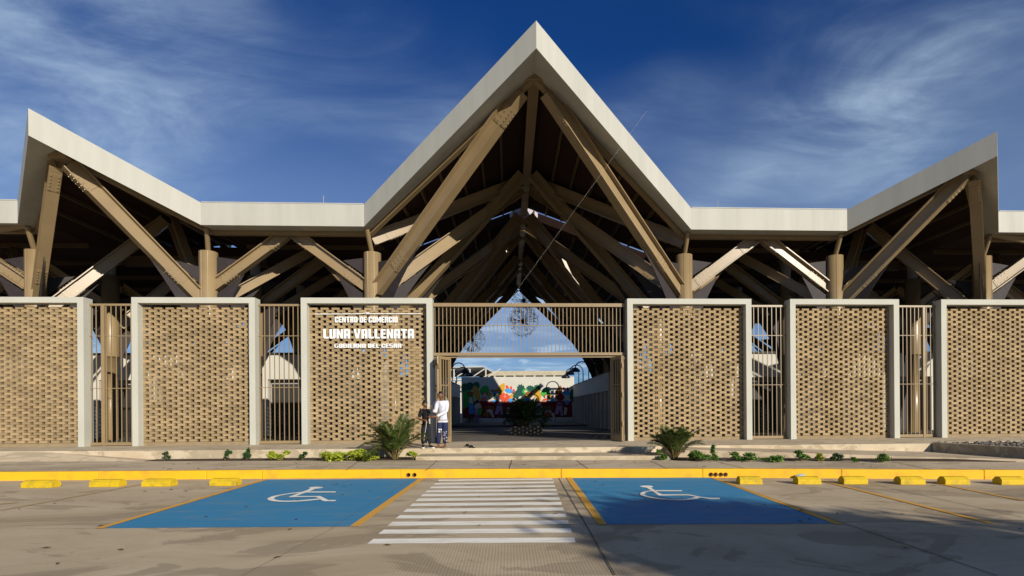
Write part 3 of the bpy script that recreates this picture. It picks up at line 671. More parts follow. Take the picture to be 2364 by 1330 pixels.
# ================================================================== LETTERING
YL = 18.735
LS = {  # strokes on a 10 x 16 cell, (x0,z0,x1,z1) rectangles or polygons
 'C': [[(0, 1.5), (1.5, 0), (4, 0), (4, 16), (1.5, 16), (0, 14.5)], [(4, 13), (9.5, 13), (9.5, 14.5), (8, 16), (4, 16)], [(6, 10.2), (9.5, 10.2), (9.5, 13), (6, 13)], [(4, 0), (8, 0), (9.5, 1.5), (9.5, 3), (4, 3)], [(6, 3), (9.5, 3), (9.5, 5.8), (6, 5.8)]],
 'E': [[(0, 1.5), (1.5, 0), (4, 0), (4, 16), (1.5, 16), (0, 14.5)], [(4, 13), (8.5, 13), (8.5, 16), (4, 16)], [(4, 6.6), (8, 6.6), (8, 9.4), (4, 9.4)], [(4, 0), (8.5, 0), (8.5, 3), (4, 3)]],
 'N': [[(0, 0), (3.5, 0), (3.5, 16), (0, 16)], [(3.5, 16), (3.5, 9), (7, 0), (7, 7.5)], [(7, 0), (10.5, 0), (10.5, 16), (7, 16)]],
 'T': [[(3, 0), (7, 0), (7, 13), (3, 13)], [(0, 13), (10, 13), (10, 16), (0, 16)]],
 'R': [[(0, 0), (4, 0), (4, 16), (0, 16)], [(4, 13), (9.5, 13), (9.5, 14.5), (8, 16), (4, 16)], [(6, 9.5), (9.5, 9.5), (9.5, 13), (6, 13)], [(4, 6.5), (8.5, 6.5), (9.5, 8), (9.5, 9.5), (4, 9.5)], [(6, 0), (9.7, 0), (9.5, 6), (8.5, 6.5), (6, 6.5)]],
 'O': [[(0, 1.5), (1.5, 0), (4, 0), (4, 16), (1.5, 16), (0, 14.5)], [(4, 13), (6, 13), (6, 16), (4, 16)], [(4, 0), (6, 0), (6, 3), (4, 3)], [(6, 0), (8.5, 0), (10, 1.5), (10, 14.5), (8.5, 16), (6, 16)]],
 'D': [[(0, 0), (4, 0), (4, 16), (0, 16)], [(4, 13), (6, 13), (6, 16), (4, 16)], [(4, 0), (6, 0), (6, 3), (4, 3)], [(6, 0), (8.5, 0), (10, 2), (10, 14), (8.5, 16), (6, 16)]],
 'M': [[(0, 0), (3.5, 0), (3.5, 16), (0, 16)], [(3.5, 16), (3.5, 9), (6.5, 2), (6.5, 9)], [(6.5, 9), (6.5, 2), (9.5, 9), (9.5, 16)], [(9.5, 0), (13, 0), (13, 16), (9.5, 16)]],
 'I': [[(0, 0), (4, 0), (4, 16), (0, 16)]],
 'L': [[(0, 1.5), (1.5, 0), (4, 0), (4, 16), (0, 16)], [(4, 0), (8.5, 0), (8.5, 3), (4, 3)]],
 'U': [[(0, 1.5), (1.5, 0), (4, 0), (4, 16), (0, 16)], [(4, 0), (6, 0), (6, 3), (4, 3)], [(6, 0), (8.5, 0), (10, 1.5), (10, 16), (6, 16)]],
 'A': [[(0, 0), (4, 0), (4, 16), (1.5, 16), (0, 14.5)], [(4, 13), (6, 13), (6, 16), (4, 16)], [(4, 5), (6, 5), (6, 8), (4, 8)], [(6, 0), (10, 0), (10, 14), (8.5, 16), (6, 16)]],
 'V': [[(0, 16), (3.3, 0), (5.5, 0), (5.5, 3.5), (3.9, 16)], [(5.5, 0), (7.7, 0), (11, 16), (7.1, 16), (5.5, 3.5)]],
 'G': [[(0, 3), (3, 0), (3, 16), (0, 13)], [(3, 0), (8.5, 0), (10.5, 2), (10.5, 3), (3, 3)], [(3, 13), (10, 13), (8.5, 16), (3, 16)], [(7.5, 3), (10.5, 3), (10.5, 8.5), (7.5, 8.5)]],
 'B': [[(0, 0), (3.3, 0), (3.3, 16), (0, 16)], [(3.3, 13.2), (9, 13.2), (8, 16), (3.3, 16)], [(6.5, 9.4), (9.3, 9.4), (9.3, 13.2), (6.5, 13.2)], [(3.3, 6.6), (9.5, 6.6), (9.3, 9.4), (3.3, 9.4)], [(7, 2.8), (10, 2.8), (10, 6.6), (7, 6.6)], [(3.3, 0), (8.5, 0), (10, 2.8), (3.3, 2.8)]],
 'S': [[(0, 0), (8, 0), (10, 2), (10, 3), (0, 3)], [(6.8, 3), (10, 3), (10, 6.5), (6.8, 6.5)], [(0, 6.5), (10, 6.5), (9, 9.5), (0, 9.5)], [(0, 9.5), (3.2, 9.5), (3.2, 13), (0, 13)], [(0, 13), (9.5, 13), (9.5, 16), (2, 16), (0, 14.5)]]}
def word(text, px0, px1, pyt, pyb, label, gap=1.4, space=4.5):
    P0, P1 = aty(px0, pyb, YL), aty(px1, pyt, YL); t_ = thing('sign_lettering', label, 'lettering', tuple(P0), 'white sign letters on the brick screen')
    wid = lambda c: max(q[0] for s_ in LS[c] for q in s_)
    tot = sum((space if c == ' ' else wid(c) + gap) for c in text) - gap; sx_ = (P1.x - P0.x) / tot; sz_ = (P1.z - P0.z) / 16; cur = 0
    for c in text:
        if c == ' ': cur += space - gap * 0; continue
        mb = MB()
        for k, s_ in enumerate(LS[c]):
            pts = [(P0.x + (cur + a) * sx_, YL - .03 - .0015 * k, P0.z + b * sz_) for a, b in s_]; mb.plate(pts, (0, .03, 0))
        mb.build('letter', 'letter', t_); cur += wid(c) + gap
word('CENTRO DE COMERCIO', 773.5, 918.5, 731.5, 745, 'small white letters reading CENTRO DE COMERCIO on brickwork')
word('LUNA VALLENATA', 747, 956, 760, 782, 'large white letters reading LUNA VALLENATA on brickwork')
word('GOBIERNO DEL CESAR', 772.5, 927, 793.5, 803.5, 'white letters reading GOBIERNO DEL CESAR below the large name')
mb = MB(); pts = [(728, 725.5), (800, 725.2), (830, 724.8), (842, 723.4), (853, 722)]
for a, b in zip(pts, pts[1:]):
    A, B = aty(*a, YL), aty(*b, YL); mb.hexa([A + Vector((0, -.03, -.013)), B + Vector((0, -.03, -.013)), B + Vector((0, 0, -.013)), A + Vector((0, 0, -.013)), A + Vector((0, -.03, .013)), B + Vector((0, -.03, .013)), B + Vector((0, 0, .013)), A + Vector((0, 0, .013))])
A, B = aty(846, 724.6, YL), aty(972, 723.7, YL); mb.box(A.x, B.x, YL - .028, YL, A.z - .013, A.z + .013)
o = mb.build('sign_rule', 'letter'); tag(settle(o, tuple(aty(728, 726, YL))), 'thin white rule above the lettering on the brickwork', 'sign rule')

# ================================================================== STALLS, COURTYARD, MURAL
def stall(x0, x1, y0, y1, label, doors, zt=4.35, zb=3.15):
    f = PZ - (y0 - 19.2) * .0112 - .03
    t_ = thing('stall_block', label, 'stall', ((x0 + x1) / 2, y0, f))
    MB().box(x0, x1, y0, y1, zb, zt).build('wall', 'plaster', t_)
    MB().box(x0 - .06, x1 + .06, y0 - .08, y1 + .08, zt + .002, zt + .09).build('coping', 'shutter', t_)
    MB().box(x0, x1, y0 + .5, y1, f, zb - .002).build('back_wall', 'grey_panel', t_)
    n = doors
    for i in range(n + 1):
        x = x0 + (x1 - x0) * i / n; x = min(max(x, x0 + .16), x1 - .16)
        MB().box(x - .16, x + .16, y0 + .002, y0 + .497, f, zb - .002).build('pier', 'plaster', t_)
    for i in range(n):
        a, b = x0 + (x1 - x0) * i / n + .2, x0 + (x1 - x0) * (i + 1) / n - .2
        MB().box(a, b, y0 + .42, y0 + .49, f, zb - .25).build('shutter', 'shutter', t_)
        MB().box(a, b, y0 + .38, y0 + .48, zb - .22, zb - .15).build('shutter_rail', 'grey_panel', t_)
    return t_
stall(-46, -6.6, 26.4, 31, 'long white stall block seen through the left bar fences', 15)
stall(8.6, 46, 26.4, 31, 'long white stall block seen through the right bar fences', 14)
def kiosk(xw, xo, y0, y1, label, n):
    """row of kiosks along the nave; xw the face on the nave, xo the far side"""
    lo, hi = min(xw, xo), max(xw, xo); sg = 1 if xo > xw else -1
    def fz(y): return (PZ - (y - 19.2) * .0112 - .03) if y < 42.4 else .34
    f = .18; t_ = thing('kiosk_row', label, 'kiosk', ((lo + hi) / 2, y0, f))
    MB().box(lo, hi, y0, y1, 2.75, 3.86).build('upper_wall', 'plaster', t_)
    MB().box(lo - .05, hi + .05, y0 - .05, y1 + .05, 3.862, 3.92).build('coping', 'grey_panel', t_)
    MB().box(min(xw + sg * .4, xo), max(xw + sg * .4, xo), y0, y1, f, 2.748).build('back_wall', 'grey_panel', t_)
    for i in range(n + 1):
        y = y0 + (y1 - y0) * i / n; y = min(max(y, y0 + .1), y1 - .1)
        MB().box(min(xw, xw + sg * .398), max(xw, xw + sg * .398), y - .10, y + .10, f, 2.748).build('pier', 'plaster', t_)
    for i in range(n):
        a, b = y0 + (y1 - y0) * i / n + .12, y0 + (y1 - y0) * (i + 1) / n - .12
        MB().box(min(xw + sg * .30, xw + sg * .38), max(xw + sg * .30, xw + sg * .38), a, b, f, 2.74).build('shutter', 'shutter', t_)
kiosk(6.24, 10, 33, 51.3, 'white kiosk row with dark shutters on the right of the courtyard', 12)
kiosk(-4.66, -9, 36, 51.3, 'white kiosk row with dark shutters on the left of the courtyard', 10)
# perforated block wall on the right kiosk roof
pw = thing('perforated_wall', 'dark pierced block wall standing above the right kiosk row', 'wall', (9, 46, 3.92))
for r in range(9):
    mb = MB(); z = 3.93 + r * .24
    if r % 2 == 0: mb.box(7.2, 12, 46, 46.2, z, z + .12)
    else:
        x = 7.2
        while x < 12: mb.box(x, x + .2, 46.002, 46.198, z - .12, z + .12); x += .42
    mb.build('course', 'shutter', pw)

YM = 51.5
mw = thing('mural_wall', 'white end wall of the courtyard painted with a colourful leaf and people mural', 'wall', (.9, YM, .34))
MB().box(-4.55, 6.36, YM, YM + .3, .3, 4.76).build('wall', 'plaster', mw)
for x0, x1 in ((-4.4, -1.6), (-1.5, .1), (3.2, 4.4), (4.5, 6.2)):
    MB().box(x0, x1, YM - .5, YM - .002, .3, .72).build('bench', 'plaster', mw, bevel=.02)
def mcol(n, c): M[n] = mat(n, c, .8, .08, 3); return n
for n, c in (('m_gold', (.58, .30, .03)), ('m_green', (.05, .36, .06)), ('m_dkgreen', (.012, .12, .055)), ('m_teal', (.010, .075, .06)), ('m_red', (.62, .075, .025)), ('m_dkred', (.22, .012, .012)), ('m_blue', (.05, .30, .66)), ('m_ink', (.02, .02, .03)), ('m_pink', (.68, .20, .14)), ('m_lilac', (.40, .26, .42)), ('m_cream', (.60, .52, .40)), ('m_brown', (.26, .09, .025))): mcol(n, c)
layer = [0]
def mz(x, y): return aty(1040 + x / 7.626, 840 + y / 7.626, YM)
def mshape(name, mt, poly):
    layer[0] += 1; off = .004 + .0016 * layer[0]
    pts = [mz(*p) for p in poly]; mb = MB(); mb.plate([Vector((p.x, YM - off, p.z)) for p in pts], (0, off - .0008, 0)); return mb.build(name, mt, mw)
def blob(cx_, cy_, rx, ry, n=14, ang=0, lob=0, ph=0):
    out = []
    for k in range(n):
        t_ = 2 * pi * k / n; r = 1 - lob * (k % 2); x, y = rx * r * cos(t_ + ph), ry * r * sin(t_ + ph)
        out.append((cx_ + x * cos(ang) - y * sin(ang), cy_ + x * sin(ang) + y * cos(ang)))
    return out
def leaf(cx_, cy_, rx, ry, ang): return [(cx_ + x * cos(ang) - y * sin(ang), cy_ + x * sin(ang) + y * cos(ang)) for x, y in [(-rx, 0), (-rx * .75, -ry * .7), (-rx * .3, -ry), (rx * .25, -ry * .9), (rx * .7, -ry * .55), (rx, 0), (rx * .7, ry * .55), (rx * .25, ry * .9), (-rx * .3, ry), (-rx * .75, ry * .7)]]
# lower dark red crowd band, then figures and leaves over it
mshape('painted_field', 'm_dkred', [(225, 660), (2140, 660), (2150, 940), (215, 960)])
mshape('painted_field', 'm_green', [(215, 390), (300, 330), (400, 560), (420, 700), (230, 800)])
for x, y, rx, ry, mt in ((250, 420, 70, 90, 'm_dkgreen'), (345, 395, 75, 80, 'm_teal'), (2150, 560, 60, 130, 'm_dkgreen'), (300, 560, 90, 110, 'm_green')):
    mshape('painted_leaf', mt, blob(x, y, rx, ry, 18, 0, .22))
for x, y, rx, ry, a, mt in ((455, 385, 70, 75, 0, 'm_dkgreen'), (1245, 470, 120, 85, 1.4, 'm_teal'), (1150, 545, 80, 75, .3, 'm_teal'), (1405, 445, 80, 70, .2, 'm_teal'), (1525, 445, 85, 70, 1.3, 'm_dkgreen')):
    mshape('painted_leaf', mt, blob(x, y, rx, ry, 22, a, .20))
for cx_, cy_, rx, ry, a, mt in ((605, 470, 100, 85, -1.3, 'm_green'), (1675, 505, 90, 85, -1.3, 'm_green'), (460, 520, 145, 58, 1.25, 'm_gold'), (890, 450, 130, 62, -1.1, 'm_gold'), (1535, 545, 125, 62, 1.2, 'm_gold'), (1910, 490, 115, 55, -1.3, 'm_brown'), (1005, 420, 50, 22, 1.1, 'm_red'), (1065, 440, 55, 22, -1.45, 'm_red'), (1118, 480, 40, 18, 1.5, 'm_red'), (2005, 450, 45, 20, 1.1, 'm_dkred'), (2065, 450, 45, 20, -1.5, 'm_dkred')):
    mshape('painted_leaf', mt, leaf(cx_, cy_, rx, ry, a))
for cx_, cy_, rx, ry, mt in ((1030, 475, 85, 42, 'm_blue'), (2040, 510, 75, 45, 'm_blue'), (955, 590, 115, 85, 'm_red'), (1930, 590, 85, 80, 'm_dkred'), (1320, 490, 68, 58, 'm_green'), (1060, 640, 50, 45, 'm_blue'), (2050, 680, 40, 50, 'm_blue')):
    mshape('painted_flower', mt, blob(cx_, cy_, rx, ry, 20, .2, .28))
mshape('painted_flower', 'm_cream', blob(1325, 485, 30, 26, 12, 0, .3)); mshape('painted_flower', 'm_pink', blob(960, 570, 28, 40, 10, .3, .3))
mshape('painted_flower', 'm_gold', blob(1075, 570, 22, 55, 10, .5)); mshape('painted_field', 'm_cream', [(690, 480), (840, 480), (840, 640), (700, 660)])
mshape('painted_band', 'm_red', [(705, 455), (830, 458), (835, 480), (710, 482)]); mshape('painted_band', 'm_green', [(712, 482), (835, 481), (833, 492), (716, 494)]); mshape('painted_band', 'm_blue', [(716, 494), (833, 492), (828, 512), (740, 515)])
mshape('painted_leaf', 'm_dkgreen', [(755, 512), (800, 512), (790, 625), (760, 620)])
mshape('painted_hat', 'm_brown', blob(605, 530, 50, 35)); mshape('painted_face', 'm_cream', blob(607, 545, 26, 36)); mshape('painted_shirt', 'm_pink', [(525, 620), (560, 585), (620, 575), (640, 640), (530, 660)])
mshape('painted_hat', 'm_brown', blob(1690, 570, 46, 34)); mshape('painted_face', 'm_cream', blob(1690, 585, 24, 34)); mshape('painted_shirt', 'm_red', [(1615, 650), (1640, 615), (1700, 610), (1720, 640)])
mshape('painted_leaf', 'm_gold', leaf(690, 540, 42, 30, -.6)); mshape('painted_leaf', 'm_gold', leaf(1752, 575, 36, 28, -.6)); mshape('painted_leaf', 'm_gold', leaf(1370, 570, 75, 35, .1))
mshape('painted_flower', 'm_blue', blob(1355, 630, 38, 34, 12, 0, .12)); mshape('painted_face', 'm_cream', blob(1425, 610, 22, 45)); mshape('painted_leaf', 'm_green', [(1190, 620), (1290, 615), (1300, 660), (1190, 660)])
for dx in (0, 1070):      # the repeated group of dancing figures
    mshape('painted_hat', 'm_brown', blob(345 + dx * .97, 520, 60, 32)); mshape('painted_shirt', 'm_cream', [(325 + dx, 600), (380 + dx, 590), (395 + dx, 690), (330 + dx, 695)])
    mshape('painted_skirt', 'm_blue', [(330 + dx, 690), (400 + dx, 690), (412 + dx, 880), (322 + dx, 885)]) if dx == 0 else mshape('painted_skirt', 'm_blue', [(1385, 710), (1475, 710), (1470, 780), (1390, 790)])
    mshape('painted_shirt', 'm_cream', [(415 + dx, 740), (460 + dx, 690), (520 + dx, 690), (550 + dx, 770), (430 + dx, 800)]); mshape('painted_face', 'm_ink', blob(470 + dx, 660, 22, 32))
    mshape('painted_trousers', 'm_lilac', [(415 + dx, 820), (500 + dx, 780), (470 + dx, 905), (430 + dx, 905)]); mshape('painted_trousers', 'm_green', [(490 + dx, 790), (560 + dx, 785), (540 + dx, 900), (480 + dx, 905)])
    mshape('painted_trousers', 'm_lilac', [(830 + dx * .985, 690), (905 + dx * .985, 690), (925 + dx * .985, 915), (890 + dx * .985, 920), (868 + dx * .985, 800), (840 + dx * .985, 890), (775 + dx * .985, 890)])
    mshape('painted_band', 'm_ink', [(828 + dx * .985, 715), (910 + dx * .985, 715), (912 + dx * .985, 738), (828 + dx * .985, 738)])
    mshape('painted_hat', 'm_brown', blob(690 + dx * .96, 790, 90, 50)); mshape('painted_shirt', 'm_cream', blob(690 + dx * .96, 840, 60, 38)); mshape('painted_face', 'm_brown', blob(640 + dx, 890, 70, 45))
    mshape('painted_band', 'm_blue', blob(760 + dx * .96, 655, 45, 16)); mshape('painted_face', 'm_cream', [(1000 + dx * .94, 760), (1050 + dx * .94, 780), (1030 + dx * .94, 900), (985 + dx * .94, 900)])
    mshape('painted_band', 'm_cream', [(700 + dx, 870), (745 + dx, 860), (770 + dx, 940), (735 + dx, 945)])

# buildings beyond the mural wall
bb = thing('back_building', 'weathered beige parapet building rising behind the mural wall', 'building', (2, 62, .3))
a, b = aty(1108, 857, 62), aty(1313, 857, 62)
MB().box(a.x, b.x, 62, 70, .3, a.z - .55).build('wall', 'shutter', bb)
MB().box(a.x - .2, b.x, 61.8, 70, a.z - .548, a.z).build('parapet', 'parapet', bb, bevel=.03)
for i in range(9): x = a.x + (b.x - a.x) * (i + .5) / 9; MB().box(x - .12, x + .12, 61.7, 61.99, a.z - 1.1, a.z - .55).build('beam_end', 'parapet', bb)
sh = thing('shed_roof', 'open lattice roofed shed left of the beige parapet', 'shed', (-6, 58, .3))
a, b = aty(1030, 850, 58), aty(1116, 850, 58)
mb = MB(); mb.hexa([Vector((a.x - 3, 57, a.z - .1)), Vector((b.x, 57, a.z)), Vector((b.x + 1.6, 66, a.z - .4)), Vector((a.x - 3, 66, a.z - .5)), Vector((a.x - 3, 57, a.z + .02)), Vector((b.x, 57, a.z + .12)), Vector((b.x + 1.6, 66, a.z - .28)), Vector((a.x - 3, 66, a.z - .38))]); mb.build('roof', 'roof_top', sh)
for k in range(5):
    x = a.x - 2.5 + k * 1.7; MB().tube([(x, 57.3, .3), (x, 57.3, a.z - .14)], .08, 6).build('post', 'plaster', sh); MB().beam((x, 57.2, a.z - 1.2), (x + 1.6, 57.2, a.z - .15), [(-.05, -.05), (.05, -.05), (.05, .05), (-.05, .05)]).build('brace', 'plaster', sh)
MB().box(a.x - 3, b.x, 57.15, 57.28, a.z - 1.35, a.z - 1.2).build('lattice_beam', 'plaster', sh)
MB().box(a.x - 3, b.x, 60, 60.2, .3, a.z - 1.3).build('wall', 'plaster', sh)

# courtyard lamps: hooped post and domed shade
def lamp(px_post, px_dome, py_top, py_dome, y, label):
    a, b = aty(px_post, py_top, y), aty(px_dome, py_dome, y); base = 3.93
    t_ = thing('hooped_lamp', label, 'lamp', (a.x, y, base), 'hooped lamps over the courtyard')
    r = abs(b.x - a.x) / 2; cx_ = (a.x + b.x) / 2; s_ = 1 if a.x > b.x else -1; zc = a.z - r
    pts = [(a.x, y, base), (a.x, y, zc)] + [(cx_ + s_ * r * cos(t), y, zc + r * sin(t)) for t in seg(0, pi, 14)] + [(b.x, y, max(b.z, zc - .5) if b.z < zc else b.z)]
    MB().tube(pts, .045, 8).build('post', 'black', t_)
    mb = MB(); mb.smooth = True; R = .40; z = b.z - .12
    mb.lathe([(.03, R * .86 + .04), (.08, R * .86)] + [(R * sin(t), R * .86 * cos(t)) for t in seg(.25, pi / 2, 7)] + [(R * .94, 0), (R * .8, R * .35), (.05, R * .7)], (b.x, y, z), 18); mb.build('shade', 'black', t_)
lamp(1359, 1328, 835, 855, 43, 'tallest hooped black lamp over the right kiosks'); lamp(1346, 1316, 843, 862, 46, 'middle hooped black lamp over the right kiosks'); lamp(1336, 1306, 850, 870, 49, 'lowest hooped black lamp over the right kiosks')
lamp(1044, 1073, 838, 858, 43, 'tall hooped black lamp over the left kiosks'); lamp(1054, 1083, 848, 866, 46, 'shorter hooped black lamp over the left kiosks')

# hanging wire globes
def globe(px_, py_, rpx, y, label, seed):
    c = aty(px_, py_, y); r = rpx * y / F; rnd = random.Random(seed)
    t_ = thing('wire_globe', label, 'ornament', tuple(c), 'wire globes hanging in the nave')
    mb = MB()
    for i in range(70):
        d = Vector((rnd.gauss(0, 1), rnd.gauss(0, 1), rnd.gauss(0, 1))).normalized(); L = r * rnd.uniform(.88, 1.02)
        mb.tube([c + d * r * .12, c + d * L], .009, 3, cap=False)
        a = d.orthogonal().normalized(); b = d.cross(a)
        for k in range(4):
            e = (d * .9 + (a * cos(k * 1.57 + i) + b * sin(k * 1.57 + i)) * .30).normalized(); mb.tube([c + d * L * .86, c + e * L], .008, 3, cap=False)
    mb.build('spokes', 'wire', t_, kind='stuff')
    mb = MB(); mb.ball(c, r * .14, r * .14, r * .14, 8, 6); mb.build('hub', 'wire', t_)
    MB().tube([c, (c.x, c.y, 11.7 if abs(c.x - AX) < 1 else nave(c.x) - .5)], .012, 4).build('cable', 'wire', t_)
globe(1209, 694, 34, 40, 'highest spiky wire globe near the far roof apex', 1); globe(1208, 742, 38, 34, 'large spiky wire globe at the middle of the entrance grille', 2)
globe(1092, 785, 31, 36, 'spiky wire globe hanging low on the left of the nave', 3); globe(1326, 748, 31, 36, 'dark spiky wire globe on the right of the nave', 4)

# ================================================================== VEGETATION
def leafmesh(n, center, radii, size, rnd, shell=.35, droop=0., flat_=0.6, clumps=0):
    mb = MB(); cs = []
    for i in range(clumps):
        d = Vector((rnd.gauss(0, 1), rnd.gauss(0, 1), rnd.gauss(0, 1))).normalized() * rnd.uniform(.45, .95); cs.append(Vector((d.x * radii[0], d.y * radii[1], d.z * radii[2])))
    for i in range(n):
        if cs:
            q = rnd.choice(cs) + Vector((rnd.gauss(0, .16) * radii[0], rnd.gauss(0, .16) * radii[1], rnd.gauss(0, .16) * radii[2]))
        else:
            d = Vector((rnd.gauss(0, 1), rnd.gauss(0, 1), rnd.gauss(0, 1))).normalized() * rnd.uniform(shell, 1.05); q = Vector((d.x * radii[0], d.y * radii[1], d.z * radii[2]))
        p = Vector(center) + q; s_ = size * rnd.uniform(.6, 1.3)
        a = Vector((rnd.gauss(0, 1), rnd.gauss(0, 1), rnd.gauss(0, flat_))).normalized(); b = a.cross(Vector((rnd.gauss(0, 1), rnd.gauss(0, 1), rnd.gauss(0, 1)))).normalized() * .42; c = a.cross(b).normalized() * .1
        mb.add([p - a * s_ * .5, p + b * s_ * .5 + c * s_, p + a * s_ * .6, p - b * s_ * .5 + c * s_], [(0, 1, 2, 3)])
    return mb
def shrub(px_, py_, wpx, hpx, mt, label, seed, n=260, size=.075, z0=WZ + .012):
    c = atz(px_, py_, z0); s_ = c.y / F; rnd = random.Random(seed); w_, h_ = wpx * s_ / 2, hpx * s_
    t_ = thing('shrub', label, 'shrub', (c.x, c.y, z0), 'small shrubs along the planting beds')
    mb = MB()
    for k in range(max(3, int(w_ * 14))):
        a = rnd.uniform(0, 6.28); e = Vector((c.x + cos(a) * w_ * rnd.uniform(.2, .9), c.y + sin(a) * w_ * .5 * rnd.random(), z0 + h_ * rnd.uniform(.5, .95))); mb.tube([(c.x + (e.x - c.x) * .3, c.y, z0 - .02), (c.x + (e.x - c.x) * .6, (c.y + e.y) / 2, z0 + h_ * .4), e], [.008, .006, .003], 4)
    mb.build('stems', 'stem', t_)
    l = leafmesh(int(n * 2.6), (c.x, c.y, z0 + h_ * .58), (w_ * 1.05, min(w_, .34), h_ * .56), size, rnd, .2, clumps=max(4, int(w_ * 22))); l.build('leaves', mt, t_, kind='stuff')
SH = [(380, 1062, 20, 17, 'leaf_dark', 'bare little sprig alone at the left end of the bed', 70), (522, 1063, 24, 19, 'leaf_dark', 'small dark shrub left of the tall narrow one', 170), (570, 1062, 20, 27, 'leaf_dark', 'tall narrow dark shrub in the left bed', 190),
      (643, 1063, 38, 25, 'leaf_yellow', 'lone yellow-green shrub in the left bed', 380), (698, 1063, 24, 18, 'leaf_dark', 'small dark shrub just left of the yellow-green hedge', 190), (768, 1063, 66, 25, 'leaf_yellow', 'left clump of the yellow-green hedge', 700), (818, 1063, 56, 24, 'leaf_yellow', 'middle clump of the yellow-green hedge', 620),
      (862, 1063, 50, 21, 'leaf_yellow', 'right clump of the yellow-green hedge beside the palm', 480), (953, 1061, 28, 18, 'leaf_yellow', 'yellow-green tuft between the left palm and the step', 240),
      (1526, 1061, 26, 22, 'leaf_mid', 'green tuft between the step and the right palm', 220), (1618, 1064, 58, 23, 'leaf_mid', 'broad green shrub right of the right palm', 520), (1651, 1064, 20, 33, 'leaf_mid', 'upright green shrub at the end of the broad one', 230),
      (1712, 1064, 58, 20, 'leaf_mid', 'low green shrub with two humps, second beyond the right palm', 460), (1790, 1065, 50, 15, 'leaf_mid', 'low flat green shrub in the middle of the right bed', 380), (1847, 1064, 48, 20, 'leaf_mid', 'green shrub joined to the low flat one on its right', 400),
      (1898, 1064, 26, 15, 'leaf_yellow', 'small pale green shrub between two darker ones', 200), (1932, 1064, 28, 18, 'leaf_dark', 'small dark rounded shrub in the right bed', 260), (1972, 1066, 18, 9, 'leaf_mid', 'tiny low sprout near the bed end', 90), (2030, 1066, 52, 16, 'leaf_mid', 'thin straggling shrub at the far right end of the bed', 260)]
for i, (x, y, w_, h_, mt, lab, n) in enumerate(SH): shrub(x, y, w_, h_, mt, lab, 40 + i, n)

def palm(loc, h_, n, label, seed, name='areca_palm', mt='palm', leaf_=.34, z0=None, thin=.016, tl=(.35, 1.5)):
    rnd = random.Random(seed); L0 = Vector(loc)
    t_ = thing(name, label, 'palm', loc, 'small palms in front of the hall')
    for i in range(n):
        a = rnd.uniform(0, 2 * pi); tilt = rnd.uniform(*tl) if i > 4 else rnd.uniform(0.15, .5); L = h_ * rnd.uniform(.8, 1.15); hd = Vector((cos(a), sin(a), 0)); pts = []
        p = L0 + hd * .05; ang = tilt * .5; m_ = 12
        for k in range(m_ + 1):
            pts.append(p.copy()); p = p + (hd * sin(ang) + Vector((0, 0, 1)) * cos(ang)) * L / m_; ang += tilt * 1.35 / m_ * (.6 + k / m_)
            if p.z < L0.z + .03: p.z = L0.z + .03
        fr = MB(); fr.tube(pts, [.012 * (1 - k / (m_ + 2)) + .002 for k in range(m_ + 1)], 4); f_ = fr.build('frond_stem', 'stem', t_)
        lf = MB(); side = hd.cross(Vector((0, 0, 1)))
        for k in range(3 * m_):
            u = .28 + .72 * k / (3 * m_); idx = u * m_; i0 = min(int(idx), m_ - 1); q = pts[i0].lerp(pts[i0 + 1], idx - i0); d = (pts[i0 + 1] - pts[i0]).normalized()
            ll = leaf_ * h_ * (sin(pi * min(1, (u - .2) / .85)) * .8 + .25) * rnd.uniform(.8, 1.1)
            for sg in (-1, 1):
                out = (side * sg * .8 + d * .75 + Vector((0, 0, rnd.uniform(-.1, .25)))).normalized(); tip = q + out * ll - Vector((0, 0, ll * ll * .35)); wv = d * thin
                mid = q + out * ll * .55
                lf.add([q - wv * .5, mid - wv, tip, mid + wv], [(0, 1, 2, 3)])
        lf.build('leaflets', mt, f_, kind='stuff')
    return t_
p = atz(912, 1061, WZ); palm((p.x, p.y, WZ), 1.18, 34, 'larger leafy palm beside the boy, left of the step', 21, tl=(.25, 1.35), leaf_=.30)
p = atz(1557, 1061, WZ); palm((p.x, p.y, WZ), 0.92, 30, 'smaller leafy palm right of the step', 31, tl=(.2, 1.05))
# planter with a dark bush in the nave
pb = thing('planter_box', 'low square concrete planter in the shaded nave', 'planter', (.85, 26.3, .38))
f0 = .372
for nm, bx_ in (('wall', (.09, 1.6, 25.6, 25.72)), ('wall', (.09, 1.6, 27.0, 27.12)), ('wall', (.09, .21, 25.722, 26.998)), ('wall', (1.48, 1.6, 25.722, 26.998))):
    MB().box(*bx_, f0 - .02, .785).build(nm, 'planter', pb)
MB().box(.212, 1.478, 25.722, 26.998, f0, .70).build('soil', 'soil', pb)
palm((.8, 26.3, .70), 1.45, 44, 'dark bushy palm growing in the planter box', 14, name='planter_palm', mt='leaf_dark', thin=.022)
for i, (x, y) in enumerate(((350, 930), (480, 960))):
    c = mz(x, y); t_ = thing('courtyard_shrub', ('small shrub at the left foot of the mural', 'purple flowering shrub at the foot of the mural')[i], 'shrub', (c.x, YM - .8, .345)); 
    leafmesh(220, (c.x, YM - .8, .75), (.5, .3, .38), .12, random.Random(i), .2).build('leaves', ('leaf_dark', 'm_lilac')[i], t_, kind='stuff'); MB().tube([(c.x, YM - .8, .34), (c.x, YM - .8, .8)], .03, 5).build('stem', 'stem', t_)

